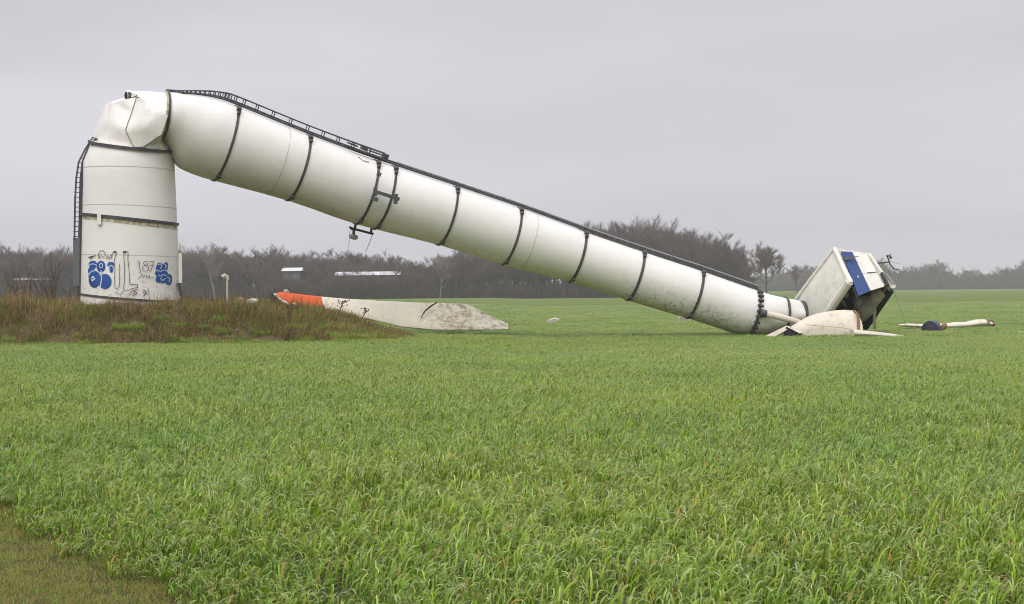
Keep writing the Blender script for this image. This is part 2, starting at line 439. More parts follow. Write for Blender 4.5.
# standing stub
mb = MB(); rings = []
for pl, pr, dr in [(304, 309, 0), (280, 285, 0), (240, 246, 0), (206, 210, 0), (180, 182, 0), (162, 164, 0), (150.5, 156, .05), (140.5, 149.6, .12)]:
    rings.append(stub_ring(pl, pr, dr))
mb.loft(rings)
stub = mb.build('standing_section', M['tower'], tower)
def stub_weather(c):
    zb = base.z; return .25 * (1 - smooth(zb + .2, zb + 1.2, c.z)) + .5 * smooth(zb + 2.75, zb + 3.0, c.z) * (1 - smooth(zb + 3.0, zb + 3.25, c.z))
vattr(stub.data, 'weather', stub_weather)
vattr(stub.data, 'mud', lambda c: .55 * (1 - smooth(base.z + .3, base.z + 1.5, c.z)))

# buckled knee between them
def K(px, py, off): return P(px, py, YS + off)
front = {
 'a0': (85.6, 160, -.05), 'a1': (93.5, 140, -.12), 'a2': (104, 143.5, -1.0), 'a3': (118, 147, -1.38), 'a4': (134, 149, -1.5), 'a5': (150, 150, -1.38), 'a6': (164, 150, -.95), 'a7': (172.4, 149.6, -.1),
 'b0': (98.5, 122, -.1), 'b1': (108, 123, -1.12), 'b2': (118, 126, -1.5),
 'c0': (104.6, 105, -.05), 'c0b': (108, 102.8, -.2), 'c1': (113, 103, -.75), 'c2': (124.4, 99.6, -1.0), 'c3': (136, 97.4, -1.0), 'c4': (131.5, 112, -1.2), 'c5': (125.6, 130, -1.55), 'c6': (133.5, 146.5, -1.56),
 'd0': (125.8, 90.9, -.2), 'd1': (146, 91.4, -.15), 'd3': (143.5, 146.6, -1.58), 'd4': (161, 134.8, -1.7),
 'e0': (137.2, 94.5, -1.0), 'e1': (148, 104, -1.55), 'e2': (146, 125, -1.80), 'e3': (157, 112, -1.75), 'e4': (135, 128, -1.66),
 'x0': (160.5, 143.5, -1.05)}
tris = [('a0','a1','b0'),('a1','a2','b1'),('a1','b1','b0'),('a2','a3','b2'),('a2','b2','b1'),('a3','c6','c5'),('a3','c5','b2'),('a3','a4','c6'),
        ('b0','b1','c0'),('c0','b1','c0b'),('c0b','b1','c1'),('b1','b2','c1'),('b2','c4','c1'),('b2','c5','c4'),('c1','c4','c2'),('c2','c4','c3'),
        ('d0','d1','e0'),('e0','d1','e1'),('d1','r1','e1'),('d1','r0','r1'),('r1','r2','e3'),('r1','e3','e1'),('e1','e3','e2'),('r2','r3','e3'),('r3','e2','e3'),
        ('e0','e1','c3'),('c3','e1','c4'),('c4','e1','e4'),('e1','e2','e4'),('c4','e4','c5'),('c5','e4','c6'),('e4','e2','d3'),('e4','d3','c6'),
        ('e2','d4','d3'),('e2','r3','d4'),('r3','r4','d4'),('r4','r5','d4'),
        ('c6','d3','a4'),('d3','a5','a4'),('d3','x0','a5'),('d3','d4','x0'),('x0','a6','a5'),('x0','d4','r5'),('x0','r5','a7'),('x0','a7','a6')]
rp = {'r0': 90, 'r1': 116, 'r2': 143, 'r3': 185, 'r4': 222, 'r5': 262}
rpos = {n: on_tube(.03, a_) for n, a_ in rp.items()}
names = list(front) + list(rpos); idx = {n: i for i, n in enumerate(names)}; nf = len(names)
vs = [K(*front[n]) if n in front else rpos[n] for n in names]
vs += [K(front[n][0], front[n][1] - (0 if front[n][2] > -.3 else 2), abs(front[n][2])) if n in front else (rpos[n] if n in ('r0', 'r5') else on_tube(.03, 180 - rp[n])) for n in names]
fs = [tuple(idx[n] for n in t) for t in tris] + [tuple(idx[n] + nf for n in t[::-1]) for t in tris]
bd = ['a0', 'b0', 'c0', 'c0b', 'c1', 'c2', 'c3', 'e0', 'd0', 'd1', 'r0']
for p, q in zip(bd, bd[1:]): fs.append((idx[p], idx[q], idx[q] + nf, idx[p] + nf))
mb = MB(); mb.add(vs, fs, 0, None, True)
kink = mb.build('buckled_knee', M['kink'], tower)
# soften each sheet facet, keep the creases
import bmesh
bm = bmesh.new(); bm.from_mesh(kink.data)
bmesh.ops.remove_doubles(bm, verts=bm.verts, dist=.02)
hard_pts = 0
hard = {frozenset(x) for x in [('c3','c4'),('c4','c5'),('c5','c6'),('c6','d3'),('d3','d4'),('c2','c3')]}
cr = bm.edges.layers.float.new('crease_edge')
co = {n: K(*front[n]) for n in front}; co.update(rpos)
def near(v):
    return min(co, key=lambda n: (co[n] - v.co).length)
for e in bm.edges:
    k = frozenset((near(e.verts[0]), near(e.verts[1])))
    e[cr] = 1. if k in hard else 0.
    e.smooth = k not in hard
bmesh.ops.subdivide_edges(bm, edges=bm.edges[:], cuts=3, use_grid_fill=True)
bnd = {v.index for e in bm.edges for v in e.verts if not e.smooth}
for v in bm.verts:
    if v.co.x < rpos['r1'].x - .25:
        n_ = noise.noise(v.co * 1.7) * .035 + noise.noise(v.co * 4.) * .010
        v.co += v.normal * n_
bm.normal_update()
for e in bm.edges:
    if len(e.link_faces) == 2 and e.calc_face_angle(0) > R(38): e.smooth = False
bm.to_mesh(kink.data); bm.free()
vattr(kink.data, 'weather', lambda c: .7 if (c - K(160.5, 143.5, -1.05)).length < .35 or (c - K(164, 150, -1.1)).length < .3 else .08)
vattr(kink.data, 'mud', lambda c: .15)
M['crease'] = mat('crease_shade', (.13, .11, .09), .8)  # dark brown that paints the shading along the folds
# shading of the folds drawn as thin dark tubes, the torn curl with its dark mouth
def ribbon(pts, wd, off, nm, m, parent):
    q = MB(); q.tube([K(*p) for p in pts], wd, 6); return q.build(nm, m, parent)
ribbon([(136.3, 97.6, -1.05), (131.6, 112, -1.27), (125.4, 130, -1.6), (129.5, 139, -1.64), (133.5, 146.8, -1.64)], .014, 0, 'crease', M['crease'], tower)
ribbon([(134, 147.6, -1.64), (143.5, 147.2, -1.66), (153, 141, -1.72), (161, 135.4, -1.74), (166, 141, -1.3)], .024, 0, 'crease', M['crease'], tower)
q = MB()
q.loft([[K(126.0 + .5 * j + 2.2 * math.cos(a), 95.2 - .2 * j + 4.4 * math.sin(a), -.35 + .1 * j) for a in [i * math.pi / 8 for i in range(16)]] for j in range(8)])
q.build('curled_sheet', M['kink'], tower)
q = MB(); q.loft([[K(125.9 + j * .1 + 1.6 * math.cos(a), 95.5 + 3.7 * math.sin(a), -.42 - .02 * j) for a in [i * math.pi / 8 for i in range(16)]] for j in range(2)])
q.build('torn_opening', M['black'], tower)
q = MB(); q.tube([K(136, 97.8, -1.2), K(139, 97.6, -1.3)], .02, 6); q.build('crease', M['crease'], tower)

# clamping bands
def band(s, r=.05, wd=.11, a0=0, a1=360, st=5, m=None, nm='band', lean=0.):
    q = MB(); rr = []
    n = int((a1 - a0) / st)
    closed = (a1 - a0) >= 360
    for k in range(n if closed else n + 1):
        dg = a0 + k * st; sl = s + lean * math.sin(R(dg)); t = tdir(sl) * wd / 2
        i0 = on_tube(sl, dg, -.03); o0 = on_tube(sl, dg, r)
        rr.append([i0 - t, i0 + t, o0 + t, o0 - t])
    if closed: rr.append(rr[0])
    q.loft(rr, cap=not closed, smooth=False)
    return q.build(nm, m or M['steel'], tower)
def lug(s, dg, sz=(.14, .10, .10), off=.08, nm='clamp'):
    q = MB(); c = on_tube(s, dg, off); t = tdir(s); u = (c - frame(s)[0]).normalized(); v = t.cross(u)
    q.obox(c, t * sz[0] / 2, v * sz[1] / 2, u * sz[2] / 2); return q.build(nm, M['steel'], tower)
band_px = [166.5, 240.5, 309, 379, 396.5, 457, 521, 586, 645, 703, 760.5]
for i, px in enumerate(band_px):
    s = s_of_px(px - 2.8)
    if i == 0: s = .12
    band(s, .038 if i else .055, .10 if i < 7 else .115)
    if i:
        lug(s, 118, (.17, .2, .13), .1); lug(s, 128, (.13, .12, .12), .07); lug(s, 236, (.16, .16, .12), .08)
for dg in range(120, 250, 13):       # bolted flange collar near the tip
    lug(s_of_px(757.7), dg, (.26, .08, .12), .09, 'flange_bolt')
band(s_of_px(787), .05, .10, nm='band'); band(s_of_px(803), .07, .13, nm='yaw_ring')
band(.02, .02, .22, 100, 250, 5, M['rustseam'], 'flaking_seam')
for px in (288, 535): band(s_of_px(px), .008, .035, m=M['seam'], nm='weld_seam')
for s_, w_ in ((s_of_px(340), 0),): pass

# bands, seams and foot flange of the standing stub
def stub_band(pl, pr, off=.06, ht=.12, drop=0., m=None, nm='band', a=(0, 64)):
    q = MB(); O = stub_ring(pl, pr, drop, off); I = stub_ring(pl, pr, drop, -.03)
    rr = [[I[k] - Vector((0, 0, ht / 2)), O[k] - Vector((0, 0, ht / 2)), O[k] + Vector((0, 0, ht / 2)), I[k] + Vector((0, 0, ht / 2))] for k in range(64)]
    rr.append(rr[0]); q.loft(rr, cap=False, smooth=False); return q.build(nm, m or M['steel'], tower)
stub_band(141.5, 151, .13, .11, .2)
stub_band(214.5, 224, .07, .11, .02)
stub_band(293.5, 301.5, .035, .08, .02, nm='foot_flange')
stub_band(206, 208.5, .006, .03, m=M['seam'], nm='weld_seam'); stub_band(255, 257, .006, .03, m=M['seam'], nm='weld_seam')
stub_band(169, 170.5, .006, .03, m=M['seam'], nm='weld_seam'); stub_band(217.5, 228, .006, .16, m=M['rustseam'], nm='flaking_seam')
q = MB(); q.plate([on_stub(97, 214, .1), on_stub(101, 214, .1), on_stub(101, 224.5, .1), on_stub(97, 224.5, .1)], Vector((0, .06, 0)))
q.build('bracket_plate', M['nac'], tower)
q = MB(); q.obox(P(96, 144, YS - .9), Vector((.14, 0, 0)), Vector((0, .1, 0)), Vector((0, 0, .1))); q.build('clamp', M['steel'], tower)
q = MB(); q.bar(P(180.3, 253, YS - .2), P(180.6, 283, YS - .2), .09, .12); q.build('cable_trunk', M['nac'], tower)
q = MB(); q.bar(P(179, 283, YS - .2), P(181.5, 296, YS - .2), .16, .12); q.build('cable_box', M['steel'], tower)

# graffiti: flat spray paint on the shell of the stub
def gz_px(zx, zy): return 74 + zx / 8.627, 240 + zy / 8.627
def blob(q, cx, cy, rx, ry, off, rot=0, sub=5, n=20, wob=.0, mi=0):
    vs = [on_stub(*gz_px(cx, cy), off)]; fs = []
    for j in range(1, sub + 1):
        for k in range(n):
            a = 2 * math.pi * k / n; f = j / sub * (1 + wob * math.sin(3 * a + cx))
            x = rx * math.cos(a) * f; y = ry * math.sin(a) * f
            X = x * math.cos(rot) - y * math.sin(rot); Yy = x * math.sin(rot) + y * math.cos(rot)
            vs.append(on_stub(*gz_px(cx + X, cy + Yy), off))
    for k in range(n): fs.append((0, 1 + k, 1 + (k + 1) % n))
    for j in range(sub - 1):
        for k in range(n):
            p = 1 + j * n + k; p2 = 1 + j * n + (k + 1) % n; fs.append((p, p + n, p2 + n, p2))
    q.add(vs, fs, mi)
def stroke(q, pts, wd, off, mi=0):
    pp = []
    for a, b in zip(pts, pts[1:]):
        n = max(1, int(math.hypot(b[0] - a[0], b[1] - a[1]) / 12))
        pp += [(lerp(a[0], b[0], i / n), lerp(a[1], b[1], i / n)) for i in range(n)]
    pp.append(pts[-1]); vs = []
    for i, p in enumerate(pp):
        a = pp[max(0, i - 1)]; b = pp[min(len(pp) - 1, i + 1)]; dx, dy = b[0] - a[0], b[1] - a[1]; l = math.hypot(dx, dy) or 1
        ox, oy = -dy / l * wd / 2, dx / l * wd / 2
        vs += [on_stub(*gz_px(p[0] + ox, p[1] + oy), off), on_stub(*gz_px(p[0] - ox, p[1] - oy), off)]
    q.add(vs, [(2 * i, 2 * i + 1, 2 * i + 3, 2 * i + 2) for i in range(len(pp) - 1)], mi)
def arc(cx, cy, rx, ry, a0, a1, n=12): return [(cx + rx * math.cos(R(lerp(a0, a1, i / n))), cy + ry * math.sin(R(lerp(a0, a1, i / n)))) for i in range(n + 1)]
LIFT = [0]
def gblob(nm, m, *a, **k):
    LIFT[0] += 1; a = list(a); a[4] += LIFT[0] * .0008
    q = MB(); blob(q, *a, **k); q.build(nm, M[m], stub, fix=False)
def gstroke(nm, m, *a, **k):
    LIFT[0] += 1; a = list(a); a[2] += LIFT[0] * .0008
    q = MB(); stroke(q, *a, **k); q.build(nm, M[m], stub, fix=False)
for b_ in [(163, 212, 38, 34, 0), (150, 265, 30, 40, .1), (178, 340, 52, 72, .1), (233, 228, 38, 50, 0), (268, 358, 56, 66, 0), (318, 212, 32, 24, 0), (322, 256, 16, 26, 0)]:
    gblob('graffiti_letter', 'blue', *b_[:4], .012, b_[4])
for b_ in [(742, 235, 36, 38, 0), (790, 225, 24, 34, 0), (760, 290, 58, 42, .3), (735, 335, 30, 36, 0), (815, 340, 34, 46, 0), (775, 345, 30, 26, 0)]:
    gblob('graffiti_tag', 'blue', *b_[:4], .012, b_[4], wob=.1)
gstroke('graffiti_highlight', 'ltblue', arc(163, 228, 34, 22, 180, 350), 7, .02); gstroke('graffiti_highlight', 'ltblue', arc(178, 330, 56, 66, 200, 330), 8, .02); gstroke('graffiti_highlight', 'ltblue', [(233, 262), (238, 330), (228, 400)], 9, .02)
gstroke('graffiti_highlight', 'ltblue', arc(234, 222, 14, 20, 0, 360), 7, .02); gstroke('graffiti_highlight', 'ltblue', [(150, 330), (165, 315), (178, 335), (160, 350), (150, 340)], 16, .02)
gstroke('graffiti_highlight', 'ltblue', arc(320, 236, 20, 14, 180, 360), 9, .02)
for p in [[(722, 215), (745, 205), (760, 225), (742, 250)], [(780, 205), (795, 222), (788, 245)], [(712, 262), (745, 270), (790, 258), (812, 280)],
          [(730, 300), (750, 315), (770, 298), (800, 306)], [(745, 330), (765, 350), (790, 330)], [(805, 320), (828, 335), (818, 362)]]: gstroke('graffiti_highlight', 'ltblue', p, 7, .02)
gstroke('graffiti_outline', 'ink', [(125, 300), (132, 345), (150, 390), (190, 405)], 5, .025)
gstroke('graffiti_outline', 'ink', [(322, 165), (330, 115), (352, 96), (368, 112), (352, 150), (345, 190), (352, 250), (350, 330), (352, 415), (372, 425), (390, 395), (394, 320), (388, 260), (392, 210)], 4.5, .02)
gblob('graffiti_outline', 'ink', 352, 102, 14, 8, .025); gblob('graffiti_outline', 'ink', 436, 103, 14, 9, .025)
gstroke('graffiti_outline', 'ink', [(428, 100), (432, 180), (436, 260), (434, 345), (428, 432), (470, 432), (505, 418), (548, 408), (548, 384), (492, 384), (480, 370), (474, 250), (464, 170), (466, 98), (428, 97)], 5, .02)
gstroke('graffiti_outline', 'ink', arc(240, 125, 28, 34, 150, 380), 5, .02); gstroke('graffiti_outline', 'ink', [(120, 150), (165, 138), (130, 158), (185, 132)], 7, .02); gstroke('graffiti_outline', 'ink', [(275, 165), (290, 130), (300, 165), (320, 120)], 5, .02)
gstroke('graffiti_outline', 'ink', [(548, 190), (562, 178), (566, 230), (574, 285)], 4.5, .02)
gstroke('graffiti_outline', 'ink', arc(620, 200, 20, 16, 0, 360), 4.5, .02); gstroke('graffiti_outline', 'ink', arc(618, 243, 26, 26, 0, 360), 4.5, .02)
gstroke('graffiti_outline', 'ink', [(648, 186), (690, 184), (676, 225), (662, 275)], 4.5, .02); gstroke('graffiti_outline', 'ink', [(655, 220), (694, 214)], 4, .02)
gstroke('graffiti_outline', 'ink', [(556, 335), (590, 290), (596, 325), (622, 295), (630, 330), (655, 300), (650, 330), (690, 322)], 4.5, .02)
gstroke('graffiti_outline', 'ink', [(590, 450), (650, 470), (640, 420)], 4.5, .02); gstroke('graffiti_outline', 'ink', [(595, 430), (625, 445), (600, 488)], 7, .02); gstroke('graffiti_outline', 'ink', [(350, 450), (400, 470), (430, 440)], 4.5, .02)
gstroke('graffiti_scribble', 'red', [(205, 130), (215, 160), (235, 130), (250, 155), (262, 135)], 5, .02)
gstroke('graffiti_scribble', 'red', [(475, 470), (510, 430), (545, 460), (505, 480), (530, 430), (555, 430)], 6, .02); gstroke('graffiti_scribble', 'red', [(500, 418), (548, 410)], 5, .02)

# ladder and cage on the stub
def rail(pts, wd, nm, m=None, parent=tower, n=6):
    q = MB(); q.tube(pts, wd, n); return q.build(nm, m or M['steel'], parent)
st1 = [(95, 138, -.05), (88, 149, -.05), (83, 162, -.05), (81, 180, -.05), (80.3, 210, -.05), (79.6, 240, -.05), (79.0, 296, -.05)]
lad = MB(); lad.tube([K(p[0] + 1.0, p[1], .0) for p in st1], .105, 8); lad.tube([K(p[0] + 1.2, p[1], -.45) for p in st1], .06, 8)
ladder = lad.build('stub_ladder', M['steel'], tower)
cg = [(93, 137, 0), (85, 149, 0), (78.5, 162, 0), (76, 178, 0), (74.8, 200, 0), (74.2, 240, 0)]
q = MB(); q.tube([K(*p) for p in cg], .028, 6); q.tube([K(p[0] + .6, p[1], -.5) for p in cg], .024, 6); q.build('safety_rail', M['steel'], ladder)
for k in range(17):
    py = 158 + k * 4.9; xx = table([(p[1], p[0]) for p in cg], py); xl = table([(p[1], p[0]) for p in st1], py)
    q = MB(); q.bar(K(xx - .9, py, -.1), K(xl, py, -.1), .035, .03); q.build('rung', M['steel'], ladder)
q = MB(); q.plate([K(73, 238, -.5), K(79.6, 238, -.5), K(79.2, 286, -.5), K(73.2, 286, -.5)], Vector((0, .45, 0))); q.build('climb_guard', M['guard'], ladder)

# ladder along the fallen tube, with the raised safety cage on the first part
S0, S1 = 0.0, s_of_px(757)
def polyr(s0, s1, dg, off, n): return [on_tube(lerp(s0, s1, i / n), dg, off if not callable(off) else off(lerp(s0, s1, i / n))) for i in range(n + 1)]
q = MB(); lo = lambda s: .02 + .08 * smooth(.3, 3, s)
hi_ = lambda s: .04 + .15 * smooth(.3, 3.5, s)
q.tube(polyr(S0, S1, 97, lo, 60), .042, 6); q.tube(polyr(S0, S1, 84, hi_, 60), .042, 6)
tl = q.build('tube_ladder', M['steel'], tower)
q = MB(); q.tube(polyr(s_of_px(395), S1, 97, .22, 50), .03, 6); q.build('cable', M['galv'], tl)
nR = 110
q = MB()
rung_me = None
for k in range(nR):
    s = lerp(S0 + .1, S1, k / nR); q = MB(); q.bar(on_tube(s, 97, lo(s)), on_tube(s, 84, hi_(s)), .03, .03); q.build('rung', M['steel'], tl, fix=False)
SC = s_of_px(384)
rise = lambda s: .08 + .29 * smooth(.6, 3.8, s)
q = MB(); q.tube(polyr(-0.0, SC, 98, lambda s: rise(s) + .02, 60), .025, 6); q.tube(polyr(0, SC, 83, lambda s: rise(s) + .07, 60), .025, 6)
rl = q.build('safety_rail', M['steel'], tl)
nh = 26
for k in range(nh):
    s = lerp(.4, SC, k / (nh - 1)); q = MB(); q.bar(on_tube(s, 98, lo(s)), on_tube(s, 98, rise(s) + .03), .04, .03); q.bar(on_tube(s, 83, hi_(s)), on_tube(s, 83, rise(s) + .07), .04, .03); q.bar(on_tube(s, 98, rise(s)), on_tube(s, 83, rise(s) + .05), .03, .03)
    q.build('rail_post', M['steel'], rl)
for k, (dx, w_, h_) in enumerate([(350, .4, .06), (362, .25, .12), (373, .5, .05), (383, .22, .2)]):
    s = s_of_px(dx); c = on_tube(s, 96, .3); t = tdir(s); u = (c - frame(s)[0]).normalized(); q = MB()
    q.obox(c, t * w_ / 2, t.cross(u) * .2, u * h_ / 2); q.build('platform_box', M['steel'], tl)
q = MB(); q.bar(on_tube(s_of_px(352), 96, .12), on_tube(s_of_px(386), 96, .12), .4, .06); q.build('rest_platform', M['steel'], tl)

# sensor bracket hanging on the double bands
def F(px, py, Y=61.55): return P(px, py, Y)
q = MB(); q.bar(F(375, 191.5), F(399.5, 199.3), .12, .14); mount = q.build('bracket_frame', M['steel'], tower)
for p in [((375.5, 187.5), (375, 196)), ((396, 194), (395.5, 204)), ((377, 164.5 + 9), (381, 175)), ((371, 198), (378, 200))]:
    q = MB(); q.bar(F(*p[0]), F(*p[1]), .11, .16); q.build('bracket_arm', M['steel'], mount)
q = MB()
for a_, b_ in [((356.5, 221), (354.2, 231)), ((372.2, 225), (370.8, 233.5)), ((350.5, 228), (373.5, 234)), ((349.5, 226.8), (353, 230))]: q.bar(P(*a_, 64.2), P(*b_, 64.2), .085, .1)
q.build('bracket_arm', M['steel'], mount)
def ellipsoid(q, c, ax, ay, az, nu=14, nv=8, mi=0):
    rings = []
    for j in range(1, nv):
        t = math.pi * j / nv; rings.append([c + ax * math.sin(t) * math.cos(2 * math.pi * k / nu) + ay * math.sin(t) * math.sin(2 * math.pi * k / nu) + az * math.cos(t) for k in range(nu)])
    q.loft(rings, mi)
q = MB(); ellipsoid(q, P(353.6, 236.8, 64.2), Vector((.2, 0, -.03)), Vector((0, .2, 0)), Vector((0, 0, .13))); lamp = q.build('beacon_lamp', M['gelbrown'], mount)
q = MB(); q.tube([P(353.8, 231, 64.2), P(353.6, 234, 64.2)], .06, 8); q.build('lamp_neck', M['steel'], lamp)
q = MB(); q.tube([P(372.6, 234, 64.2), P(369, 244, 64.2), P(365.5, 252, 64.2)], .014, 5); q.tube([P(350, 230, 64.2), P(348.6, 247, 64.2)], .012, 5); q.build('loose_wire', M['galv'], mount)
q = MB(); q.tube([on_tube(s_of_px(356), 118, .03), on_tube(s_of_px(361), 124, .02), on_tube(s_of_px(367), 124, .05)], .02, 5); q.build('loose_wire', M['galv'], mount)

# beam and crushed plate at the tip
YT = 66.2
q = MB(); q.tube([P(764, 313.5, YT), P(781, 317.2, YT), P(799, 322.3, YT)], [.14, .15, .13], 10); sp = q.build('torn_beam', M['gel'], tower)
q = MB(); q.tube([P(760.5, 312.8, YT), P(766.5, 314, YT)], .17, 10); q.build('beam_collar', M['steel'], sp)

# ------------------------------------------------------------------ nacelle (broken machine housing)
def G(px, py, d=0.): return P(px, py, 67.0 + d * .0447)
A_ = G(834.5, 248.6); B_ = G(796.5, 299, 53); C_ = G(850.5, 283.4, -28.5); D_ = G(816, 333, 24)
E_ = G(868.5, 253.4, 19); F_ = G(892.6, 285.6, -6); H_ = G(862, 333, 46); Gg = G(832, 303, 72)
ctr = (A_ + B_ + C_ + D_ + E_ + F_ + H_ + Gg) / 8
nac = thing('wind_turbine_nacelle', (ctr.x, ctr.y, gz(ctr.x, ctr.y)), 'wrecked white turbine housing tipped on its side with a blue striped end panel', 'nacelle')
def onpl(px, py, a, n):
    d = (P(px, py, 60) - CAM).normalized(); return CAM + d * ((a - CAM).dot(n) / d.dot(n))
nP = (E_ - A_).cross(C_ - A_).normalized()
F_ = onpl(892.6, 285.6, A_, nP)
nO = (F_ - C_).cross(D_ - C_).normalized()
if nO.dot(CAM - C_) < 0: nO = -nO
H_ = onpl(862, 333, C_, nO); ctr = (A_ + B_ + C_ + D_ + E_ + F_ + H_ + Gg) / 8
def EP(px, py, off=0.): return onpl(px, py, A_ + nE * off, nE)
def IN(px, py, off): return onpl(px, py, C_ - nO * off, nO)
def nrm(a, b, c):
    n = (b - a).cross(c - a).normalized(); return n if n.dot(ctr - a) < 0 else -n
def inq(a, b, c, d, u, v): return (a * (1 - u) + b * u) * (1 - v) + (d * (1 - u) + c * u) * v
def curved_plate(q, a, b, c, d, bulge, th, n=8, mi=0):
    nn = nrm(a, b, c); top = []; bot = []
    for j in range(n + 1):
        for i in range(n + 1):
            u, v = i / n, j / n; p = inq(a, b, c, d, u, v) + nn * (bulge * (1 - (2 * u - 1) ** 4) * (1 - (2 * v - 1) ** 4) + .02 * noise.noise(Vector((u * 4, v * 4, bulge))))
            top.append(p); bot.append(p - nn * th)
    m_ = n + 1; fs = []
    for j in range(n):
        for i in range(n):
            k = j * m_ + i; fs.append((k, k + 1, k + m_ + 1, k + m_)); o = m_ * m_; fs.append((o + k, o + k + m_, o + k + m_ + 1, o + k + 1))
    o = m_ * m_
    for i in range(n):
        for k, k2 in ((i, i + 1), (n * m_ + i, n * m_ + i + 1), (i * m_, (i + 1) * m_), (i * m_ + n, (i + 1) * m_ + n)): fs.append((k, k2, o + k2, o + k))
    q.add(top + bot, fs, mi, None, True)
q = MB(); curved_plate(q, A_, B_, D_, C_, .10, .05); side = q.build('side_wall', M['nac'], nac)
# rounded lower edge of the side wall, and the raised rim round the open end
q = MB(); q.tube([A_ * (1 - t) + C_ * t for t in (0, .3, .7, .95, 1.0)] , [.12, .11, .12, .15, .12], 10); q.build('end_rim', M['nac'], nac)
q = MB(); q.tube([C_ * (1 - t) + D_ * t + (A_ - C_).normalized() * .12 for t in (0, .3, .6, 1.0)], [.2, .2, .2, .2], 10); q.build('lower_edge', M['nac'], nac)
q = MB(); q.tube([A_, A_ * .5 + B_ * .5 + Vector((0, 0, .03)), B_], [.08, .09, .1], 8); q.build('upper_edge', M['nac'], nac)
q = MB(); curved_plate(q, A_, E_, Gg, B_, .08, .05); q.build('top_wall', M['nac'], nac)
q = MB(); curved_plate(q, B_, Gg, H_, D_, .02, .05); q.build('front_wall', M['nac'], nac)
q = MB(); curved_plate(q, E_, Gg, H_, F_, .05, .06); q.build('far_side_wall', M['nac'], nac)
nE = nrm(A_, E_, C_)
# end panel: blue strip, two white panels with a joint between, each its own sheet
Q = [EP(841.5, 251.6, .08), EP(852, 251.6, .08), EP(870.3, 290.6, .08), EP(858.9, 295.6, .08)]
q = MB(); q.plate(Q, -nE * .05); bl = q.build('blue_end_panel', M['panelblue'], nac)
W = [EP(852.3, 251.6, .075), EP(867.3, 254.6, .075), EP(884.4, 286.3, .075), EP(870.7, 290.4, .075)]
m1 = inq(*W, 0, .56); m2 = inq(*W, 1, .56); m1b = inq(*W, 0, .572); m2b = inq(*W, 1, .572)
q = MB(); q.plate([W[0], W[1], m2, m1], -nE * .05); q.build('white_end_panel', M['nac'], nac)
q = MB(); q.plate([m1b, m2b, W[2], W[3]], -nE * .05); q.build('white_end_panel', M['nac'], nac)
q = MB(); q.bar(inq(*W, .3, .566) + nE * .03, inq(*W, .95, .56) + nE * .03, .03, .02); q.build('panel_latch', M['steel'], nac)
q = MB(); q.plate([A_, E_, F_, C_], -nE * .04); q.build('end_wall', M['machine'], nac)
q = MB(); q.obox(EP(858, 276.5, .1), Vector((.035, 0, 0)), Vector((0, .03, 0)), Vector((0, 0, .04))); q.build('panel_badge', M['nac'], bl)
q = MB(); f0 = EP(843, 256.8, .12); q.add([f0, EP(860, 256.2, .35), EP(845, 260.3, .12), f0 + Vector((0, .06, 0)), EP(860, 256.2, .35) + Vector((0, .06, 0)), EP(845, 260.3, .12) + Vector((0, .06, 0))], [(0, 1, 2), (3, 5, 4), (0, 3, 4, 1), (1, 4, 5, 2), (2, 5, 3, 0)])
q.build('torn_flap', M['steel'], nac)
# right flange and lower hatch frame
fl = [EP(868.3, 254.6, .04), EP(882.3, 275.5, .04), EP(892.2, 285.6, .04)]
q = MB(); q.bar(fl[0], fl[1], .16, .2, up=nE); q.build('end_rim', M['nac'], nac)
q = MB(); q.bar(EP(881.5, 273, .1), EP(888, 285.5, .1), .1, .14, up=nE); q.build('hatch_frame', M['steel'], nac)
q = MB(); q.bar(EP(885, 274.5, .0), EP(892.5, 285, .0), .07, .2, up=nE); q.build('hatch_frame', M['galv'], nac)
q = MB(); q.obox(EP(892.8, 286.4, .1), Vector((.1, 0, 0)), Vector((0, .12, 0)), Vector((.02, 0, .08))); q.build('corner_block', M['nac'], nac)
# dark plate edges of the bedframe seen in the open underside, then machinery
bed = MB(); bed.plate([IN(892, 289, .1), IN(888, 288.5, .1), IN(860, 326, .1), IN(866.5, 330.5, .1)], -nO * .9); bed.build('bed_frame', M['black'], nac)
q = MB(); q.plate([E_.lerp(ctr, .14), Gg.lerp(ctr, .14), H_.lerp(ctr, .14), F_.lerp(ctr, .14)], nO * -.03); q.build('side_shade_sheet', M['cavityshade'], nac)  # dark sheet added inside the wall to put shade in the cavity
q = MB(); q.plate([B_.lerp(ctr, .12), Gg.lerp(ctr, .12), H_.lerp(ctr, .12), D_.lerp(ctr, .12)], nO * -.03); q.build('front_shade_sheet', M['black'], nac)  # black sheet added for the shade before the front wall
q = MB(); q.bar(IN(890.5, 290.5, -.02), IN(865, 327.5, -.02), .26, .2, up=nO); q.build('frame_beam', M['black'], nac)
q = MB(); q.plate([IN(849, 287, .9), IN(890, 288, .9), IN(864, 331, .9), IN(836, 322, .9)], -nO * .05); q.build('inner_shade_sheet', M['black'], nac)  # black sheet standing in for the deep shade inside
q = MB(); q.tube([IN(883, 292, .12), IN(877, 296, .15), IN(873, 302, .15), IN(867, 308, .15), IN(861, 316, .2), IN(857, 321, .3)], [.22, .30, .27, .36, .30, .22], 14); gb = q.build('gearbox', M['machine'], nac)
q = MB(); q.tube([IN(870, 300, .5), IN(855, 303, .6)], [.22, .3], 12); q.build('gearbox_shaft', M['machine'], gb)
q = MB(); q.tube([IN(877, 297, .3), IN(880.5, 293.5, .2)], [.15, .15], 10); q.build('motor', M['steel'], gb)
q = MB(); q.plate([IN(871.5, 304, .02), IN(885, 290.5, .02), IN(882.5, 303, .02), IN(877.5, 309.5, .02)], -nO * .06); q.build('yellow_plate', M['yellow'], nac)
q = MB(); q.bar(IN(874.6, 307.5, 0), IN(874.4, 328, -.3), .14, .14); q.build('post', M['nac'], nac)
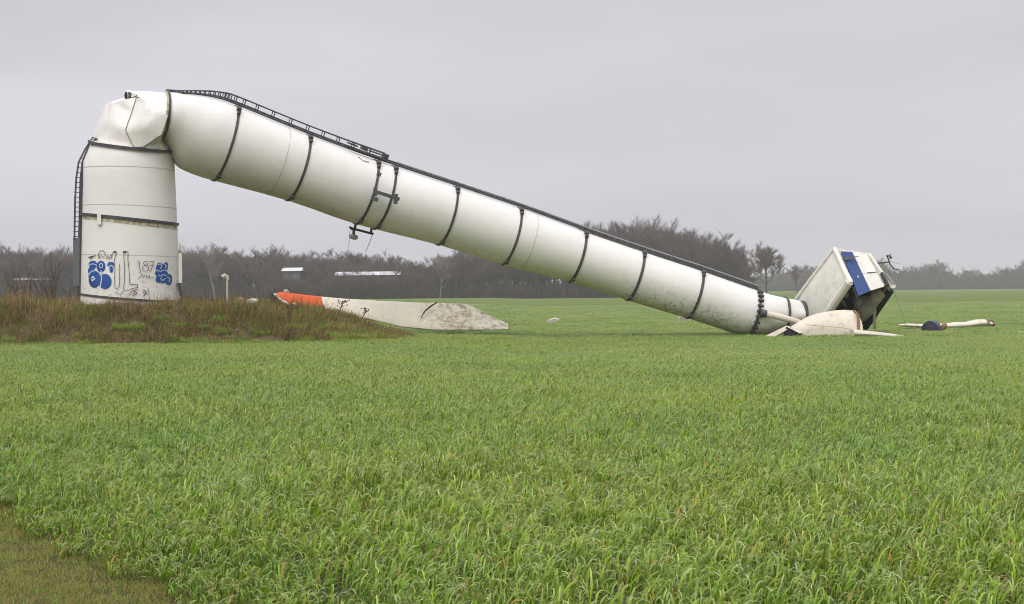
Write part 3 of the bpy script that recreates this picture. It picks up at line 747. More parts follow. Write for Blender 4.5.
q = MB(); q.bar(IN(848, 294, .3), IN(845.5, 298, .3), .06, .06); q.build('cable_clip', M['galv'], nac)
q = MB(); q.bar(IN(843, 301, .3), IN(845, 306, .3), .08, .05); q.build('cable_clip', M['galv'], nac)
q = MB(); q.tube([IN(866, 327, .2), IN(874, 321, .25), IN(880, 309, .2)], .05, 6); q.build('hose', M['machine'], nac)
q = MB(); q.tube([IN(853, 287, .5), IN(858, 300, .3), IN(853, 310, .4), IN(862, 322, .3)], .035, 6); q.build('hose', M['machine'], nac)
# weather mast
mst = MB(); mst.bar(G(872.5, 264, 10), G(888.6, 262.0, 10), .06, .06); mast = mst.build('weather_mast', M['steel'], nac)
for a_, b_ in [((886.8, 254.8), (890.2, 264.5)), ((890, 264), (893.8, 269)), ((893.2, 268.9), (898.5, 269.4)), ((886.5, 257), (891, 254.6))]:
    q = MB(); q.bar(G(*a_, 10), G(*b_, 10), .05, .05); q.build('mast_arm', M['steel'], mast)
q = MB(); q.bar(G(890, 261.5, 10), G(900, 264, 10), .018, .018); q.build('wind_vane', M['galv'], mast)
q = MB(); ellipsoid(q, G(890.6, 257.4, 10), Vector((.07, 0, 0)), Vector((0, .07, 0)), Vector((0, 0, .07)), 8, 6); q.build('wind_sensor', M['steel'], mast)
q = MB(); q.tube([G(893.3, 288, 0), G(897, 301, 0), G(901.5, 313, 0), G(905, 323, 0), G(908, 327, 0)], .013, 5); tag(q.build('loose_wire', M['galv'], nac))

# ------------------------------------------------------------------ blade wreckage
def loft_blade(q, secs, Yf, thick, n=16, mi=0, seed=0, lean=0.):
    """secs: (px_top, py_top, px_bot, py_bot); Yf(px) depth; thick: full thickness in metres"""
    rings = []
    for i, (tx, ty, bx, by) in enumerate(secs):
        Y = Yf(tx); T = P(tx, ty, Y + lean); B = P(bx, by, Y - lean); c = (T + B) / 2; U = (T - B) / 2; th = thick(i / (len(secs) - 1)) / 2
        ring = []
        for k in range(n):
            a = 2 * math.pi * k / n
            cs = math.copysign(abs(math.cos(a)) ** .8, math.cos(a))
            d = 1 + .05 * noise.noise(Vector((i * .7, math.cos(a) * 2, seed)))
            ring.append(c + U * math.sin(a) * d + Vector((.0, 1, 0)) * th * cs * d)
        rings.append(ring)
    q.loft(rings, mi)
def resample(secs, k=4):
    o = []
    for i in range(len(secs) - 1):
        for j in range(k): o.append(tuple(lerp(a, b, j / k) for a, b in zip(secs[i], secs[i + 1])))
    return o + [secs[-1]]
BL = [(321.5, 296.6, 325.5, 309), (345, 298.6, 345, 314), (370, 300.2, 372, 320), (400, 301.8, 400, 327), (430, 302.8, 430, 330.5), (452, 303.2, 452, 330.5), (467, 303.8, 466, 330.5), (478, 309, 478, 330.5), (492, 317, 492, 330), (503, 321.5, 503, 329.5), (508, 323.5, 508, 329)]
TIP = [(274.5, 294.2, 276, 297.5), (279, 292, 281, 300), (288, 292.6, 290, 304), (300, 294.2, 302, 307), (312, 295.6, 314, 308), (321.3, 296.5, 325.3, 309)]
YB = lambda px: table([(270, 60.2), (330, 62), (400, 65), (510, 67)], px)
bb = P(430, 330, 66)
blade = thing('rotor_blade', (bb.x, bb.y, gz(bb.x, bb.y)), 'long broken cream rotor blade with an orange tip resting against the mound', 'rotor blade')
q = MB(); loft_blade(q, resample(BL), YB, lambda t: lerp(.35, .6, t) * (1 - .7 * smooth(.75, 1, t)), seed=1, lean=.35)
bo = q.build('blade_shell', M['gel'], blade)
bo.data.materials.clear(); 
def b_blade(t, b):
    a = N(t, 'ShaderNodeAttribute', attribute_name='mud')
    c = mixc(t, ramp(t, nz(t, 1.2, 5), .35, .7), (.86, .80, .66), (.78, .71, .57))
    m_ = ramp(t, nz(t, 2.6, 9, .8, stretch=(1, 1, 1.6)), .46, .62)
    c = mixc(t, mul(t, a.outputs['Fac'], m_), c, (.30, .21, .14))
    c = mixc(t, ramp(t, nz(t, 12, 5, .7), .62, .72, 0, .7), c, (.20, .14, .09))
    t.links.new(c, b.inputs['Base Color']); bump(t, b, nz(t, 3, 4), .03, .6)
M['blade'] = mat('blade_gelcoat', (.65, .62, .55), .5, build=b_blade)
bo.data.materials.append(M['blade'])
vattr(bo.data, 'mud', lambda c: .12 + .88 * smooth(-4.6, -2.6, c.x))
q = MB(); loft_blade(q, resample(TIP), YB, lambda t: lerp(.08, .33, t), seed=2, lean=.2); q.build('orange_tip', M['orange'], blade)
q = MB(); q.tube([P(437, 302.6, YB(437) - .25), P(431, 306, YB(430) - .3), P(425, 311, YB(425) - .36), P(421, 317.5, YB(421) - .34)], [.03, .04, .035, .02], 6); q.build('crack', M['ink'], blade)
for (x0, y0, x1, y1, r_) in [(274, 293.5, 277.5, 298, .06), (281, 300, 291, 306.5, .07), (284, 290.8, 289, 292.2, .08), (293, 303, 297, 307, .06), (278, 297, 283, 303, .05)]:
    q = MB(); q.tube([P(x0, y0, 60.2), P((x0 + x1) / 2, (y0 + y1) / 2 - .6, 60.1), P(x1, y1, 60.2)], [r_ * .4, r_, r_ * .3], 6); q.build('splintered_skin', M['gel'], blade)

def hull(q, secs, Y, dep, n=14, th=.04, mi=0):
    """arched shell lying on the ground: secs (px, py_top, py_bottom) along its length, open at its ends"""
    o, i_ = [], []
    for j, (px, t, b) in enumerate(secs):
        T = P(px, t, Y); B = P(px, b, Y); h = T.z - B.z; d = dep(j / (len(secs) - 1))
        for lst, k_ in ((o, 0), (i_, th)):
            for k in range(n + 1):
                a = math.pi * k / n; wob = 1 + .04 * noise.noise(Vector((j * .8, k * .5, 0)))
                lst.append(Vector((T.x, Y - (d - k_) * math.cos(a), B.z + max(.01, h - k_) * abs(math.sin(a)) ** .62 * wob)))
    m_ = n + 1; fs = []; O = len(o); L = len(secs)
    for j in range(L - 1):
        for k in range(n):
            p = j * m_ + k; fs += [(p, p + 1, p + m_ + 1, p + m_), (O + p, O + p + m_, O + p + m_ + 1, O + p + 1)]
    for j in range(L - 1):
        for k in (0, n): p = j * m_ + k; fs.append((p, p + m_, O + p + m_, O + p))
    for j in (0, L - 1):
        for k in range(n): p = j * m_ + k; fs.append((p, p + 1, O + p + 1, O + p))
    q.add(o + i_, fs, mi, None, True)
hb = P(830, 330, 64.6)
cowl = thing('broken_blade_root', (hb.x, hb.y, gz(hb.x, hb.y)), 'arched cream blade root shell lying in front of the tipped white housing', 'blade root')
HS = [(786, 331, 337), (793, 325.3, 337), (800, 320.5, 337), (808, 316.5, 337), (817, 313.6, 337), (826, 311.6, 337), (836, 310.4, 337), (846, 310, 337), (852, 310.4, 337), (856, 312.5, 337), (857.8, 317, 337)]
q = MB(); hull(q, HS, 64.6, lambda t: lerp(.35, .95, t ** .7)); q.build('root_shell', M['rootgel'], cowl)
q = MB(); q.tube([P(854, 311, 63.9), P(857.8, 315, 63.75), P(858.6, 322, 63.7), P(858.4, 332, 63.7)], .065, 8); q.build('torn_edge', M['rust'], cowl)
q = MB(); q.tube([P(806, 324.5, 63.75), P(825, 326.3, 63.68), P(842, 327.5, 63.62), P(857, 330, 63.6)], .016, 6); q.build('mould_seam', M['gelbrown'], cowl)
q = MB(); loft_blade(q, resample([(852, 329, 852, 337), (866, 330.6, 866, 337), (880, 332, 880, 338), (895, 334, 895, 339), (911, 337, 911, 339)], 3), lambda p: 63.4, lambda t: lerp(.9, .3, t)); q.build('trailing_shell', M['gel'], cowl)
fp = P(782, 333, 63.8)
q = MB(); q.plate([P(763, 337, 64.2), P(786.5, 325.6, 64.6), P(791, 327.5, 64.3), P(772, 338, 63.8)], Vector((0, .05, -.05)))
q.plate([P(786.5, 325.6, 64.4), P(803, 333, 63.4), P(799, 337, 63.4), P(783, 337, 64.2)], Vector((0, .08, -.03)), 1)
q.plate([P(785.5, 326.2, 64.2), P(788.5, 326.4, 64.2), P(803, 332.5, 63.3), P(800, 333.5, 63.3)], Vector((0, .04, .02)), 0)
tag(q.build('torn_sheet', [M['gelbrown'], M['black']]), 'small bent tan sheet with a dark hollow beside the crushed tower tip', 'torn sheet')

# fragments to the right
pb = P(950, 324, 76)
q = MB(); loft_blade(q, resample([(899, 324.4, 899, 325.8), (908, 323.4, 908, 327), (922, 324, 922, 328), (940, 323.8, 940, 329), (955, 322.2, 955, 328.6), (966, 321.8, 966, 328), (975, 319.6, 975, 327), (984, 319.2, 984, 326.5), (989.5, 321.5, 989.5, 326)], 3), lambda p: lerp(74, 76.5, (p - 901) / 90), lambda t: lerp(.5, 1.2, t), seed=5)
fr2 = thing('rotor_blade', (pb.x, pb.y, gz(pb.x, pb.y)), 'long pale blade fragment lying flat behind the navy drum', 'rotor blade')
q.build('blade_shell', M['rootgel'], fr2)
q = MB(); loft_blade(q, resample([(984, 319, 984, 325.5), (988, 320.4, 988, 326), (994, 322.6, 993, 326.5)], 2), lambda p: 76.3, lambda t: 1.15 - .5 * t, seed=6); q.build('torn_edge', M['rust'], fr2)
q = MB(); q.tube([P(990, 322.8, 76.4), P(994, 322.2, 76.4)], [.15, .07], 7); q.build('root_flange', M['steel'], fr2)
pd_ = P(932, 331, 70)
drum = thing('hub_drum', (pd_.x, pd_.y, gz(pd_.x, pd_.y)), 'dark navy round drum sunk in the crop with rusty lumps on its right', 'drum')
ax = Vector((.62, .78, .05)).normalized(); c0 = P(930, 329.9, 69.8)
q = MB(); q.tube([c0 - ax * .02, c0, c0 + ax * .35, c0 + ax * .38], [.36, .42, .42, .36], 28); q.build('drum_body', M['navy'], drum)
q = MB(); q.tube([c0 - ax * .06, c0 - ax * .01], [.2, .22], 16); q.build('drum_hub', M['steel'], drum)
q = MB(); q.tube([c0 + ax * .3 , c0 + ax * .72 + Vector((.1, 0, -.02))], [.3, .18], 10); q.build('axle', M['steel'], drum)
q = MB(); ellipsoid(q, P(944, 326.5, 70), Vector((.15, 0, .1)), Vector((0, .14, 0)), Vector((-.06, 0, .14)), 8, 6); q.build('rusty_lump', M['rust'], drum)
q = MB(); ellipsoid(q, P(941, 330, 70), Vector((.13, 0, .02)), Vector((0, .14, 0)), Vector((0, 0, .12)), 7, 5); q.build('rusty_lump', M['rust'], drum)
def shard(name, pts, Y, th, m, label, cat, h=.12):
    q = MB(); n = len(pts); F_p = [P(x, y, Y) for x, y in pts]; Bp = [p + Vector((.03, th, .05)) for p in F_p]
    q.add(F_p + Bp, [tuple(range(n)), tuple(range(n, 2 * n))[::-1]] + [(i, (i + 1) % n, n + (i + 1) % n, n + i) for i in range(n)])
    return tag(q.build(name, m), label, cat)
shard('debris_shard', [(1013, 336), (1017, 333.4), (1026, 332.6), (1034, 334), (1034, 339), (1020, 339)], 66, .5, M['gel'], 'cream shard lying at the right edge of the photo', 'debris')
shard('debris_shard', [(547, 321.5), (550, 319.6), (555, 318.6), (559, 320), (557, 322), (549, 323)], 72, .25, M['gelbrown'], 'small tan shard in the open crop below the middle of the fallen tube', 'debris')
shard('debris_shard', [(678, 320), (680, 316), (684, 315.4), (688, 317.5), (689.5, 320.5), (684, 321.5)], 69.5, .3, M['gel'], 'small cream block lying right under the fallen tube', 'debris')
shard('debris_shard', [(235, 299.5), (238, 298), (241, 299), (243, 301.5), (240, 303), (236, 302)], 58.6, .3, M['rust'], 'brownish lump among the weeds on the mound, nearer the standing stump', 'debris')
shard('debris_shard', [(246, 300.8), (250, 299.6), (256, 300.2), (256.5, 301.8), (250, 303), (246, 303)], 58.4, .3, M['gelbrown'], 'cream flake among the weeds on the mound, nearer the orange blade tip', 'debris')
def stalk(px0, py0, px1, py1, Y, label, seed, n=9):
    r_ = random.Random(seed); a = P(px0, py0, Y); b = P(px1, py1, Y); q = MB(); q.tube([a, (a + b) / 2 + Vector((.03, 0, 0)), b], [.018, .014, .008], 5)
    for k in range(n):
        p = a.lerp(b, r_.uniform(.35, 1.)); e = p + Vector((r_.gauss(0, .13), r_.gauss(0, .1), r_.uniform(.02, .14))); q.tube([p, e], [.009, .005], 4); q.tube([e - Vector((.02, 0, .02)), e + Vector((.02, 0, .03))], [.022, .018], 5)
    tag(q.build('dead_stalk', M['darkweed']), label, 'dead weed')
M['darkweed'] = mat('dark_weed', (.06, .05, .04), .9)
stalk(338, 314, 343, 301.5, 60.5, 'dark bushy dead stalk before the cream blade close to its orange tip', 3, 15)
stalk(362, 319, 366, 309, 61.5, 'short dark dead stalk before the cream blade on the mound slope', 5, 12)
# bent vent pipe on the mound
vp = P(227, 296, 60.5); z0 = gz(vp.x, vp.y) - .05
pipe = thing('vent_pipe', (vp.x, vp.y, z0), 'short tan pipe with a bent hooded top standing on the weedy mound', 'pipe')
T0 = P(227.2, 279, 60.5)
q = MB(); q.tube([(vp.x, vp.y, z0), T0], .045, 10); q.build('pipe_stem', M['gelbrown'], pipe)
q = MB(); q.tube([T0 + Vector((.03, 0, -.03)), P(227, 276.2, 60.5), P(224.8, 275.4, 60.5), P(222.8, 277.2, 60.5)], [.055, .07, .085, .1], 10); hd = q.build('pipe_hood', M['gel'], pipe)
q = MB(); q.tube([P(222.7, 277.3, 60.5), P(222.4, 277.9, 60.5)], [.08, .08], 10); q.build('pipe_mouth', M['black'], pipe)

# ------------------------------------------------------------------ trees
def tree_mesh(seed, H=12., spread=.5, tw=900, pale=False, parts=False, brush=False, lean=0., full=False):
    r = random.Random(seed); trunk = MB(); crown = MB()
    bc = (.24, .22, .195) if pale else (.092, .075, .070)
    tc = (.26, .225, .19) if pale else (.118, .091, .084)
    ends = []
    def branch(q, p, d, L, rad, lev):
        pts = [p]; rr = [rad]; n = 4 if lev < 2 else 3
        for i in range(n):
            d = (d + Vector((r.gauss(0, .13), r.gauss(0, .13), r.gauss(.05, .08)))).normalized()
            p = p + d * L / n; pts.append(p); rr.append(max(.012, rad * (1 - .55 * (i + 1) / n)))
        q.tube(pts, rr, 6 if lev == 0 else (4 if lev == 1 else 3), col=tuple(c * r.uniform(.85, 1.15) for c in bc), cap=False)
        if lev >= 2: ends.append((pts, d))
        if lev < 3:
            nb = (8 if full else 5, 5 if full else 4, 4)[lev]
            for k in range(nb + (r.random() < .5)):
                t = r.uniform(.3, 1.) if lev else r.uniform(.35, 1.)
                i = min(n - 1, int(t * n)); bp = pts[i].lerp(pts[i + 1], t * n - i)
                az = r.uniform(0, 2 * math.pi) if lev else k * 2.4 + seed + r.gauss(0, .25); up = r.uniform(.35, 1.) if lev == 0 else r.uniform(.0, .8)
                nd = (Vector((math.cos(az), math.sin(az), 0)) * (spread * 1.7) + Vector((0, 0, up)) + d * .5).normalized()
                branch(crown, bp, nd, L * r.uniform(.5, .72) * (.85 if lev else 1), rr[i] * .55, lev + 1)
    if brush:
        for k in range(9): branch(crown, Vector((r.gauss(0, .6), r.gauss(0, .6), 0)), Vector((r.gauss(0, .3), r.gauss(0, .3), 1)).normalized(), H * .6, .03, 2)
    else:
        branch(trunk, Vector((0, 0, -.2)), Vector((lean, 0, 1)).normalized(), H * .62, H * .018, 0)
    per = max(2, tw // max(1, len(ends)))
    for pts, d in ends:
        for k in range(per):
            i = r.randrange(len(pts) - 1); p = pts[i].lerp(pts[i + 1], r.random())
            dd = (d + Vector((r.gauss(0, .6), r.gauss(0, .6), r.gauss(.25, .45)))).normalized()
            L = r.uniform(.5, 1.3) * H / 12; wd = r.uniform(.012, .03) * H / 12
            s_ = dd.orthogonal().normalized(); s_ = Matrix.Rotation(r.uniform(0, 6.28), 3, dd) @ s_
            m_ = p + dd * L * .5 + Vector((r.gauss(0, .06), r.gauss(0, .06), r.gauss(0, .06)))
            e = p + dd * L; c = tuple(x * r.uniform(.75, 1.25) for x in tc)
            sd_ = (dd + Vector((r.gauss(0, .7), r.gauss(0, .7), .3))).normalized()
            e2 = m_ + sd_ * L * .55
            crown.add([p - s_ * wd, p + s_ * wd, m_ + s_ * wd * .6, m_ - s_ * wd * .6, e, e2], [(0, 1, 2, 3), (3, 2, 4), (3, 2, 5)], 0, c)
    if parts: return trunk.mesh('trunk', M['bark']), crown.mesh('crown', M['bark'])
    b = len(trunk.v); trunk.v += crown.v; trunk.f += [tuple(i + b for i in f) for f in crown.f]; trunk.m += crown.m; trunk.sm += crown.sm; trunk.c += crown.c
    return trunk.mesh('bare_tree', M['bark'])
wood_var = variants('wood_tree', [tree_mesh(s, 12, sp, 2600, lean=ln) for s, sp, ln in ((11, .45, .05), (12, .38, 0), (13, .55, -.06), (14, .42, .03), (15, .5, 0))])
brush_var = variants('brushwood', [tree_mesh(s, 4.5, .5, 900, brush=True) for s in (31, 32, 33)])
top_l = [(-80, 250), (0, 249), (30, 253), (60, 251), (85, 255), (110, 250), (190, 253), (215, 250), (232, 256), (262, 252), (300, 257), (330, 254), (365, 255), (400, 259), (428, 263), (441, 256), (470, 252), (520, 243), (560, 236), (600, 228), (640, 227), (680, 233), (712, 240), (735, 251), (748, 264), (760, 278)]
top_r = [(745, 276), (790, 268), (815, 262), (835, 268), (875, 256), (892, 268), (900, 264), (918, 266), (930, 262), (941, 260), (948, 269), (962, 271), (972, 267), (985, 270), (1000, 268), (1014, 264), (1024, 262), (1080, 258), (1200, 262)]
def px_of(x, Y):
    v = ROT.transposed() @ (Vector((x, Y, 1.9)) - CAM); return 512 - v.x / v.z * FPX
wood, brush, front_trees = [], [], []
def plant_row(px0, px1, Y, step, tb, jy, front=None, sink=1.):
    px = px0
    while px < px1:
        Yj = Y + rnd.uniform(-jy, jy); pos = P(px, 290, Yj); top = P(px, table(tb, px) + rnd.uniform(-1., 3.) + (rnd.random() < .2) * 4, Yj)
        h = max(4., (top.z - gz(pos.x, Yj))) * sink
        e = ((pos.x, Yj, gz(pos.x, Yj) - .1), (0, 0, rnd.uniform(0, 6.28)), (h / 13.6 * rnd.uniform(.8, 1.25), h / 13.6 * rnd.uniform(.8, 1.25), h / 13.6 * rnd.uniform(.86, 1.06)), rnd.randrange(5))
        (front if front is not None else wood).append(e)
        px += step * rnd.uniform(.6, 1.4)
plant_row(-60, 752, 379, 15, top_l, 2.5, front_trees)
for r_ in range(9): plant_row(-520, 752 - r_ * 2, 385 + r_ * 7, 9.5, top_l, 3.5, sink=1.0 + r_ * .015)
plant_row(752, 1060, 886, 10, top_r, 6, front_trees)
for r_ in range(4): plant_row(740, 1420, 897 + r_ * 12, 6.5, top_r, 6)
px = -520
while px < 752:
    for r_ in range(6):
        Yj = 379 + r_ * 9 + rnd.uniform(-2, 2); p = P(px + rnd.uniform(-3, 3), 290, Yj); k = rnd.uniform(.7, 1.4); brush.append(((p.x, Yj, gz(p.x, Yj) - .1), (0, 0, rnd.uniform(0, 6)), (k * 1.3, k * 1.3, k), rnd.randrange(3)))
    px += 4.5
for p0_, p1_ in ((330, 404), (278, 304), (8, 50)):      # scrub growing before the barns
    px = p0_
    while px < p1_:
        p = P(px, 290, 373 + rnd.uniform(-1, 1)); k = rnd.uniform(1.2, 2.0); brush.append(((p.x, p.y, gz(p.x, p.y) - .1), (0, 0, rnd.uniform(0, 6)), (k * 1.3, k * 1.3, k), rnd.randrange(3))); px += 2.2
px = 742
while px < 1420:
    for r_ in range(5):
        Yj = 884 + r_ * 9 + rnd.uniform(-4, 4); p = P(px + rnd.uniform(-3, 3), 288, Yj); k = rnd.uniform(1.2, 2.3); brush.append(((p.x, Yj, gz(p.x, Yj) - .1), (0, 0, rnd.uniform(0, 6)), (k * 1.6, k * 1.6, k), rnd.randrange(3)))
    px += 3.2
tag(scatter('woodland', wood, wood_var, [M['bark']]), 'grey brown mass of leafless trees massed behind the far field edge', 'woodland')
tag(scatter('undergrowth', brush, brush_var, [M['bark']]), 'tangled leafless brushwood along the foot of the far woods', 'undergrowth')
tv = []
for s, sp in ((51, .5), (52, .42), (53, .56)): tv.append(tree_mesh(s, 12, sp, 2600, parts=True))
pale_t = tree_mesh(61, 12, .5, 2200, pale=True, parts=True); lone_t = tree_mesh(75, 12, .42, 9000, parts=True, full=True)
def put_tree(meshes, loc, rz, scl, label, group=None):
    o = thing('bare_tree', loc, label, 'tree', group); o.rotation_euler = (0, 0, rz); o.scale = scl
    for nm, me in zip(('trunk', 'crown'), meshes):
        c = bpy.data.objects.new(nm, me); C.objects.link(c); c.parent = o
    return o
for i, (loc, rot, scl, v) in enumerate(front_trees):
    far_ = loc[1] > 700
    put_tree(tv[v % 3], loc, rot[2], scl, 'hazy leafless tree in the distant row beyond the nacelle' if far_ else 'grey leafless tree in the front row of the wood at the field edge',
             'leafless trees in the distant hazy row' if far_ else 'leafless trees at the front of the wood')
def at(px, top, Y):
    p = P(px, 290, Y); return (p.x, Y, gz(p.x, Y) - .1), (P(px, top, Y).z) / 11.5
l, k = at(767, 246, 420); put_tree(lone_t, l, 1.0, (k * 1.15, k * 1.15, k), 'round crowned leafless tree standing alone between the wood and the nacelle')
l, k = at(440, 256, 374); put_tree(pale_t, l, 2.0, (k * .9, k * .9, k), 'pale barked leafless tree before the wood just under the fallen tube')
l, k = at(215, 250, 374); put_tree(pale_t, l, .5, (k * .8, k * .8, k * 1.02), 'pale leafless tree before the wood just right of the standing stump')
l, k = at(727, 238, 376); put_tree(tv[0], l, .9, (k, k, k), 'spreading leafless tree at the right end of the near wood')
l, k = at(797, 262, 520); put_tree(tv[1], l, .9, (k, k, k), 'smaller leafless tree just behind the upper corner of the fallen tube tip')

# barns beyond the first trees
def barn(px0, px1, pe, pr, Y, dep, label, nwin=0):
    a = P(px0, pe, Y); b = P(px1, pe, Y); rz = P((px0 + px1) / 2, pr, Y).z; o = thing('barn', ((a.x + b.x) / 2, Y, gz(a.x, Y)), label, 'barn')
    ze = (a.z + b.z) / 2
    q = MB(); q.box8([(a.x, Y, -.3), (b.x, Y, -.3), (b.x, Y + dep, -.3), (a.x, Y + dep, -.3), (a.x, Y, ze), (b.x, Y, ze), (b.x, Y + dep, ze), (a.x, Y + dep, ze)]); q.build('wall', M['barnwall'], o)
    q = MB(); x0, x1 = a.x - .4, b.x + .4
    q.add([(x0, Y - .5, ze), (x1, Y - .5, ze), (x1, Y + dep / 2, rz), (x0, Y + dep / 2, rz), (x1, Y + dep + .5, ze), (x0, Y + dep + .5, ze)], [(0, 1, 2, 3), (3, 2, 4, 5), (0, 3, 5), (1, 4, 2), (0, 5, 4, 1)])
    q.build('roof', M['barnroof'], o)
    for i in range(nwin):
        x = lerp(a.x, b.x, (i + .5) / nwin); q = MB(); q.obox((x, Y - .05, ze - 1.4), Vector((.6, 0, 0)), Vector((0, .06, 0)), Vector((0, 0, .5))); q.build('window', M['glass'], o)
barn(336, 399, 275.2, 271.5, 375.5, 5, 'long low barn with a white roof behind trees under the fallen tube', 6)
barn(283, 300, 271, 267.5, 375.5, 5, 'small white roofed barn glimpsed through trees above the orange blade tip', 2)
barn(14, 44, 280, 277.6, 375.5, 5, 'low pale roofed barn behind trees at the far left', 3)

# shrubs by the mound
shr = [tree_mesh(s, 3.2, .5, 260, brush=True, parts=True)[1] for s in (91, 92)]
def b_red(t, b):
    t.links.new(mixc(t, ramp(t, nz(t, 1.3, 3), .4, .6), (.13, .075, .06), (.10, .08, .06)), b.inputs['Base Color'])
M['redtwig'] = mat('red_twig', (.12, .07, .06), .9, build=b_red, spec=.2)
shr2 = []
for me in shr:
    m2 = me.copy(); m2.materials.clear(); m2.materials.append(M['redtwig']); shr2.append(m2)
for i, (px, py, Y, k, lb) in enumerate([(8, 262, 72, 1, 'reddish leafless shrub behind the mound at the far left edge'), (33, 258, 74, 1, 'reddish leafless shrub behind the mound, second from the left edge'),
     (58, 252, 73, 1, 'tall reddish leafless shrub behind the mound just left of the stump ladder')]):
    p = P(px, py, Y); zb = gz(p.x, Y); o = bpy.data.objects.new('leafless_shrub', shr2[i % 2]); C.objects.link(o); o.location = (p.x, Y, zb - .1); s_ = (p.z - zb) / 2.6; o.scale = (s_ * .55, s_ * .55, s_); o.rotation_euler = (0, 0, i * 1.7)
    tag(o, lb, 'shrub', 'leafless shrubs behind the mound')
p = P(270, 285, 61.0); o = bpy.data.objects.new('leafless_shrub', shr[0]); C.objects.link(o); zb = gz(p.x, 61.0); o.location = (p.x, 61.0, zb - .1); s_ = (p.z - zb) / 2.6; o.scale = (s_ * 1.2, s_, s_); tag(o, 'small leafless shrub on the mound just left of the orange blade tip', 'shrub')

# ------------------------------------------------------------------ crop, weeds, verge grass
def leaf(q, r, base, az, L, wd, rise, droop, col, nseg=5, tip=None):
    """an arching leaf blade: rises, then bends over towards its azimuth"""
    h = Vector((math.cos(az), math.sin(az), 0)); side = Vector((-h.y, h.x, 0)); p = Vector(base); th = rise; vs = []; step = L / nseg
    tw_ = r.uniform(-.6, .6)
    for i in range(nseg + 1):
        t = i / nseg; w_ = wd * (1 - t ** 2.2) * (.55 + .9 * t if t < .4 else .91) / 2
        sv = (side * math.cos(tw_ * t) + Vector((0, 0, 1)) * math.sin(tw_ * t)) * w_
        if i < nseg: vs += [p - sv, p + sv]
        else: vs += [p]
        d = h * math.cos(th) + Vector((0, 0, 1)) * math.sin(th); p = p + d * step; th -= droop / nseg * (.35 + 1.9 * t if tip else .5 + 1.6 * t)
    fs = [(2 * i, 2 * i + 1, 2 * i + 3, 2 * i + 2) for i in range(nseg - 1)] + [(2 * nseg - 2, 2 * nseg - 1, 2 * nseg)]
    q.add(vs, fs, 0, col, True)
    if tip:
        for i in range(len(vs)):
            f = min(1, (i // 2) / nseg * 1.25) ** 1.6; q.c[-len(vs) + i] = tuple(lerp(a, b, f) for a, b in zip(col, tip))
GREENS = [(.175, .33, .008), (.24, .40, .012), (.095, .20, .006), (.30, .44, .02), (.13, .26, .01), (.06, .13, .004)]
TIPS = [(.34, .44, .12), (.30, .42, .07), (.48, .56, .24), (.25, .38, .04), (.21, .33, .035), (.42, .45, .13), (.46, .52, .33), (.38, .44, .27)]  # pale waxy tips; the greyest ones paint leaf highlights into the colour
def crop_patch(seed, n=172, hw=.55):
    r = random.Random(seed); q = MB()
    for _ in range(n):
        x, y = r.uniform(-hw, hw), r.uniform(-hw, hw); h = r.uniform(.75, 1.15)
        base_az = r.gauss(0, .5)        # leaves blown towards +x
        for k in range(r.choice((3, 4, 4, 5))):
            v = r.uniform(.85, 1.3); col = tuple(c * v for c in r.choice(GREENS)); tp = tuple(c * v for c in r.choice(TIPS))
            u = r.random()
            if u < .022: col = tp = (r.uniform(.38, .50), r.uniform(.24, .30), .07)
            elif u < .10: tp = (r.uniform(.40, .52), r.uniform(.33, .40), .14)
            L = r.uniform(.15, .28) * h; z0 = r.uniform(.0, .15) * h
            leaf(q, r, (x + r.gauss(0, .015), y + r.gauss(0, .015), z0), base_az + r.gauss(0, .8), L, r.uniform(.009, .0175), R(r.uniform(66, 96)), R(r.uniform(120, 245)), col, 7, tp)
    return q.mesh('crop_patch', M['leaf'])
crop_var = variants('crop', [crop_patch(100 + i) for i in range(7)] + [crop_patch(120 + i, 20, .19) for i in range(3)])
def hvar(x, y): return 1 + .22 * noise.noise(Vector((x * .35, y * .22, 7))) + .12 * noise.noise(Vector((x * .5, y * .9, 5))) + .16 * noise.noise(Vector((x * 1.1, y * .8, 2)))
pts = []
y = 5.0
while y < 62:
    half = .42 * y + 2.5; x = -half
    while x < half:
        px_, py_ = x + rnd.uniform(-.2, .2), y + rnd.uniform(-.2, .2)
        ok = verge_d(px_, py_) < -.75 and mound(px_, py_) < .10
        if ok:
            e = 1 - .45 * smooth(12, 55, py_); near_v = lerp(.6, 1., smooth(-.1, .8, -verge_d(px_, py_)))
            s_ = hvar(px_, py_); wx = 1 + .25 * smooth(25, 60, py_)
            pts.append(((px_, py_, gz(px_, py_)), (0, 0, rnd.gauss(.15, .35)), (wx, wx, s_ * e * near_v), rnd.randrange(7)))
        x += .82
    y += .82 if y < 26 else .9
y = 62
while y < 190:
    half = .42 * y + 3; x = -half; st = lerp(1.3, 2.8, (y - 62) / 130)
    while x < half:
        px_, py_ = x + rnd.uniform(-.4, .4), y + rnd.uniform(-.4, .4)
        if mound(px_, py_) < .1:
            k = st * 1.12; pts.append(((px_, py_, gz(px_, py_)), (0, 0, rnd.gauss(.15, .4)), (k, k, .6 * hvar(px_, py_) * rnd.uniform(.8, 1.1)), rnd.randrange(7)))
        x += st
    y += st
y = 5.0
while y < 26:                 # small tufts along the edge of the sown ground
    x = -.36 * y - 1
    while x < 1.5:
        a_, b_ = x + rnd.uniform(-.1, .1), y + rnd.uniform(-.1, .1); d_ = verge_d(a_, b_)
        if -.95 < d_ < .02: pts.append(((a_, b_, gz(a_, b_)), (0, 0, rnd.gauss(.15, .4)), (1, 1, lerp(.62, 1., smooth(0, .8, -d_)) * rnd.uniform(.85, 1.1)), 7 + rnd.randrange(3)))
        x += .3
    y += .3
tag(scatter('cereal_crop', pts, crop_var, [M['leaf']]), 'young green cereal crop bending in the wind across the whole field', 'crop')

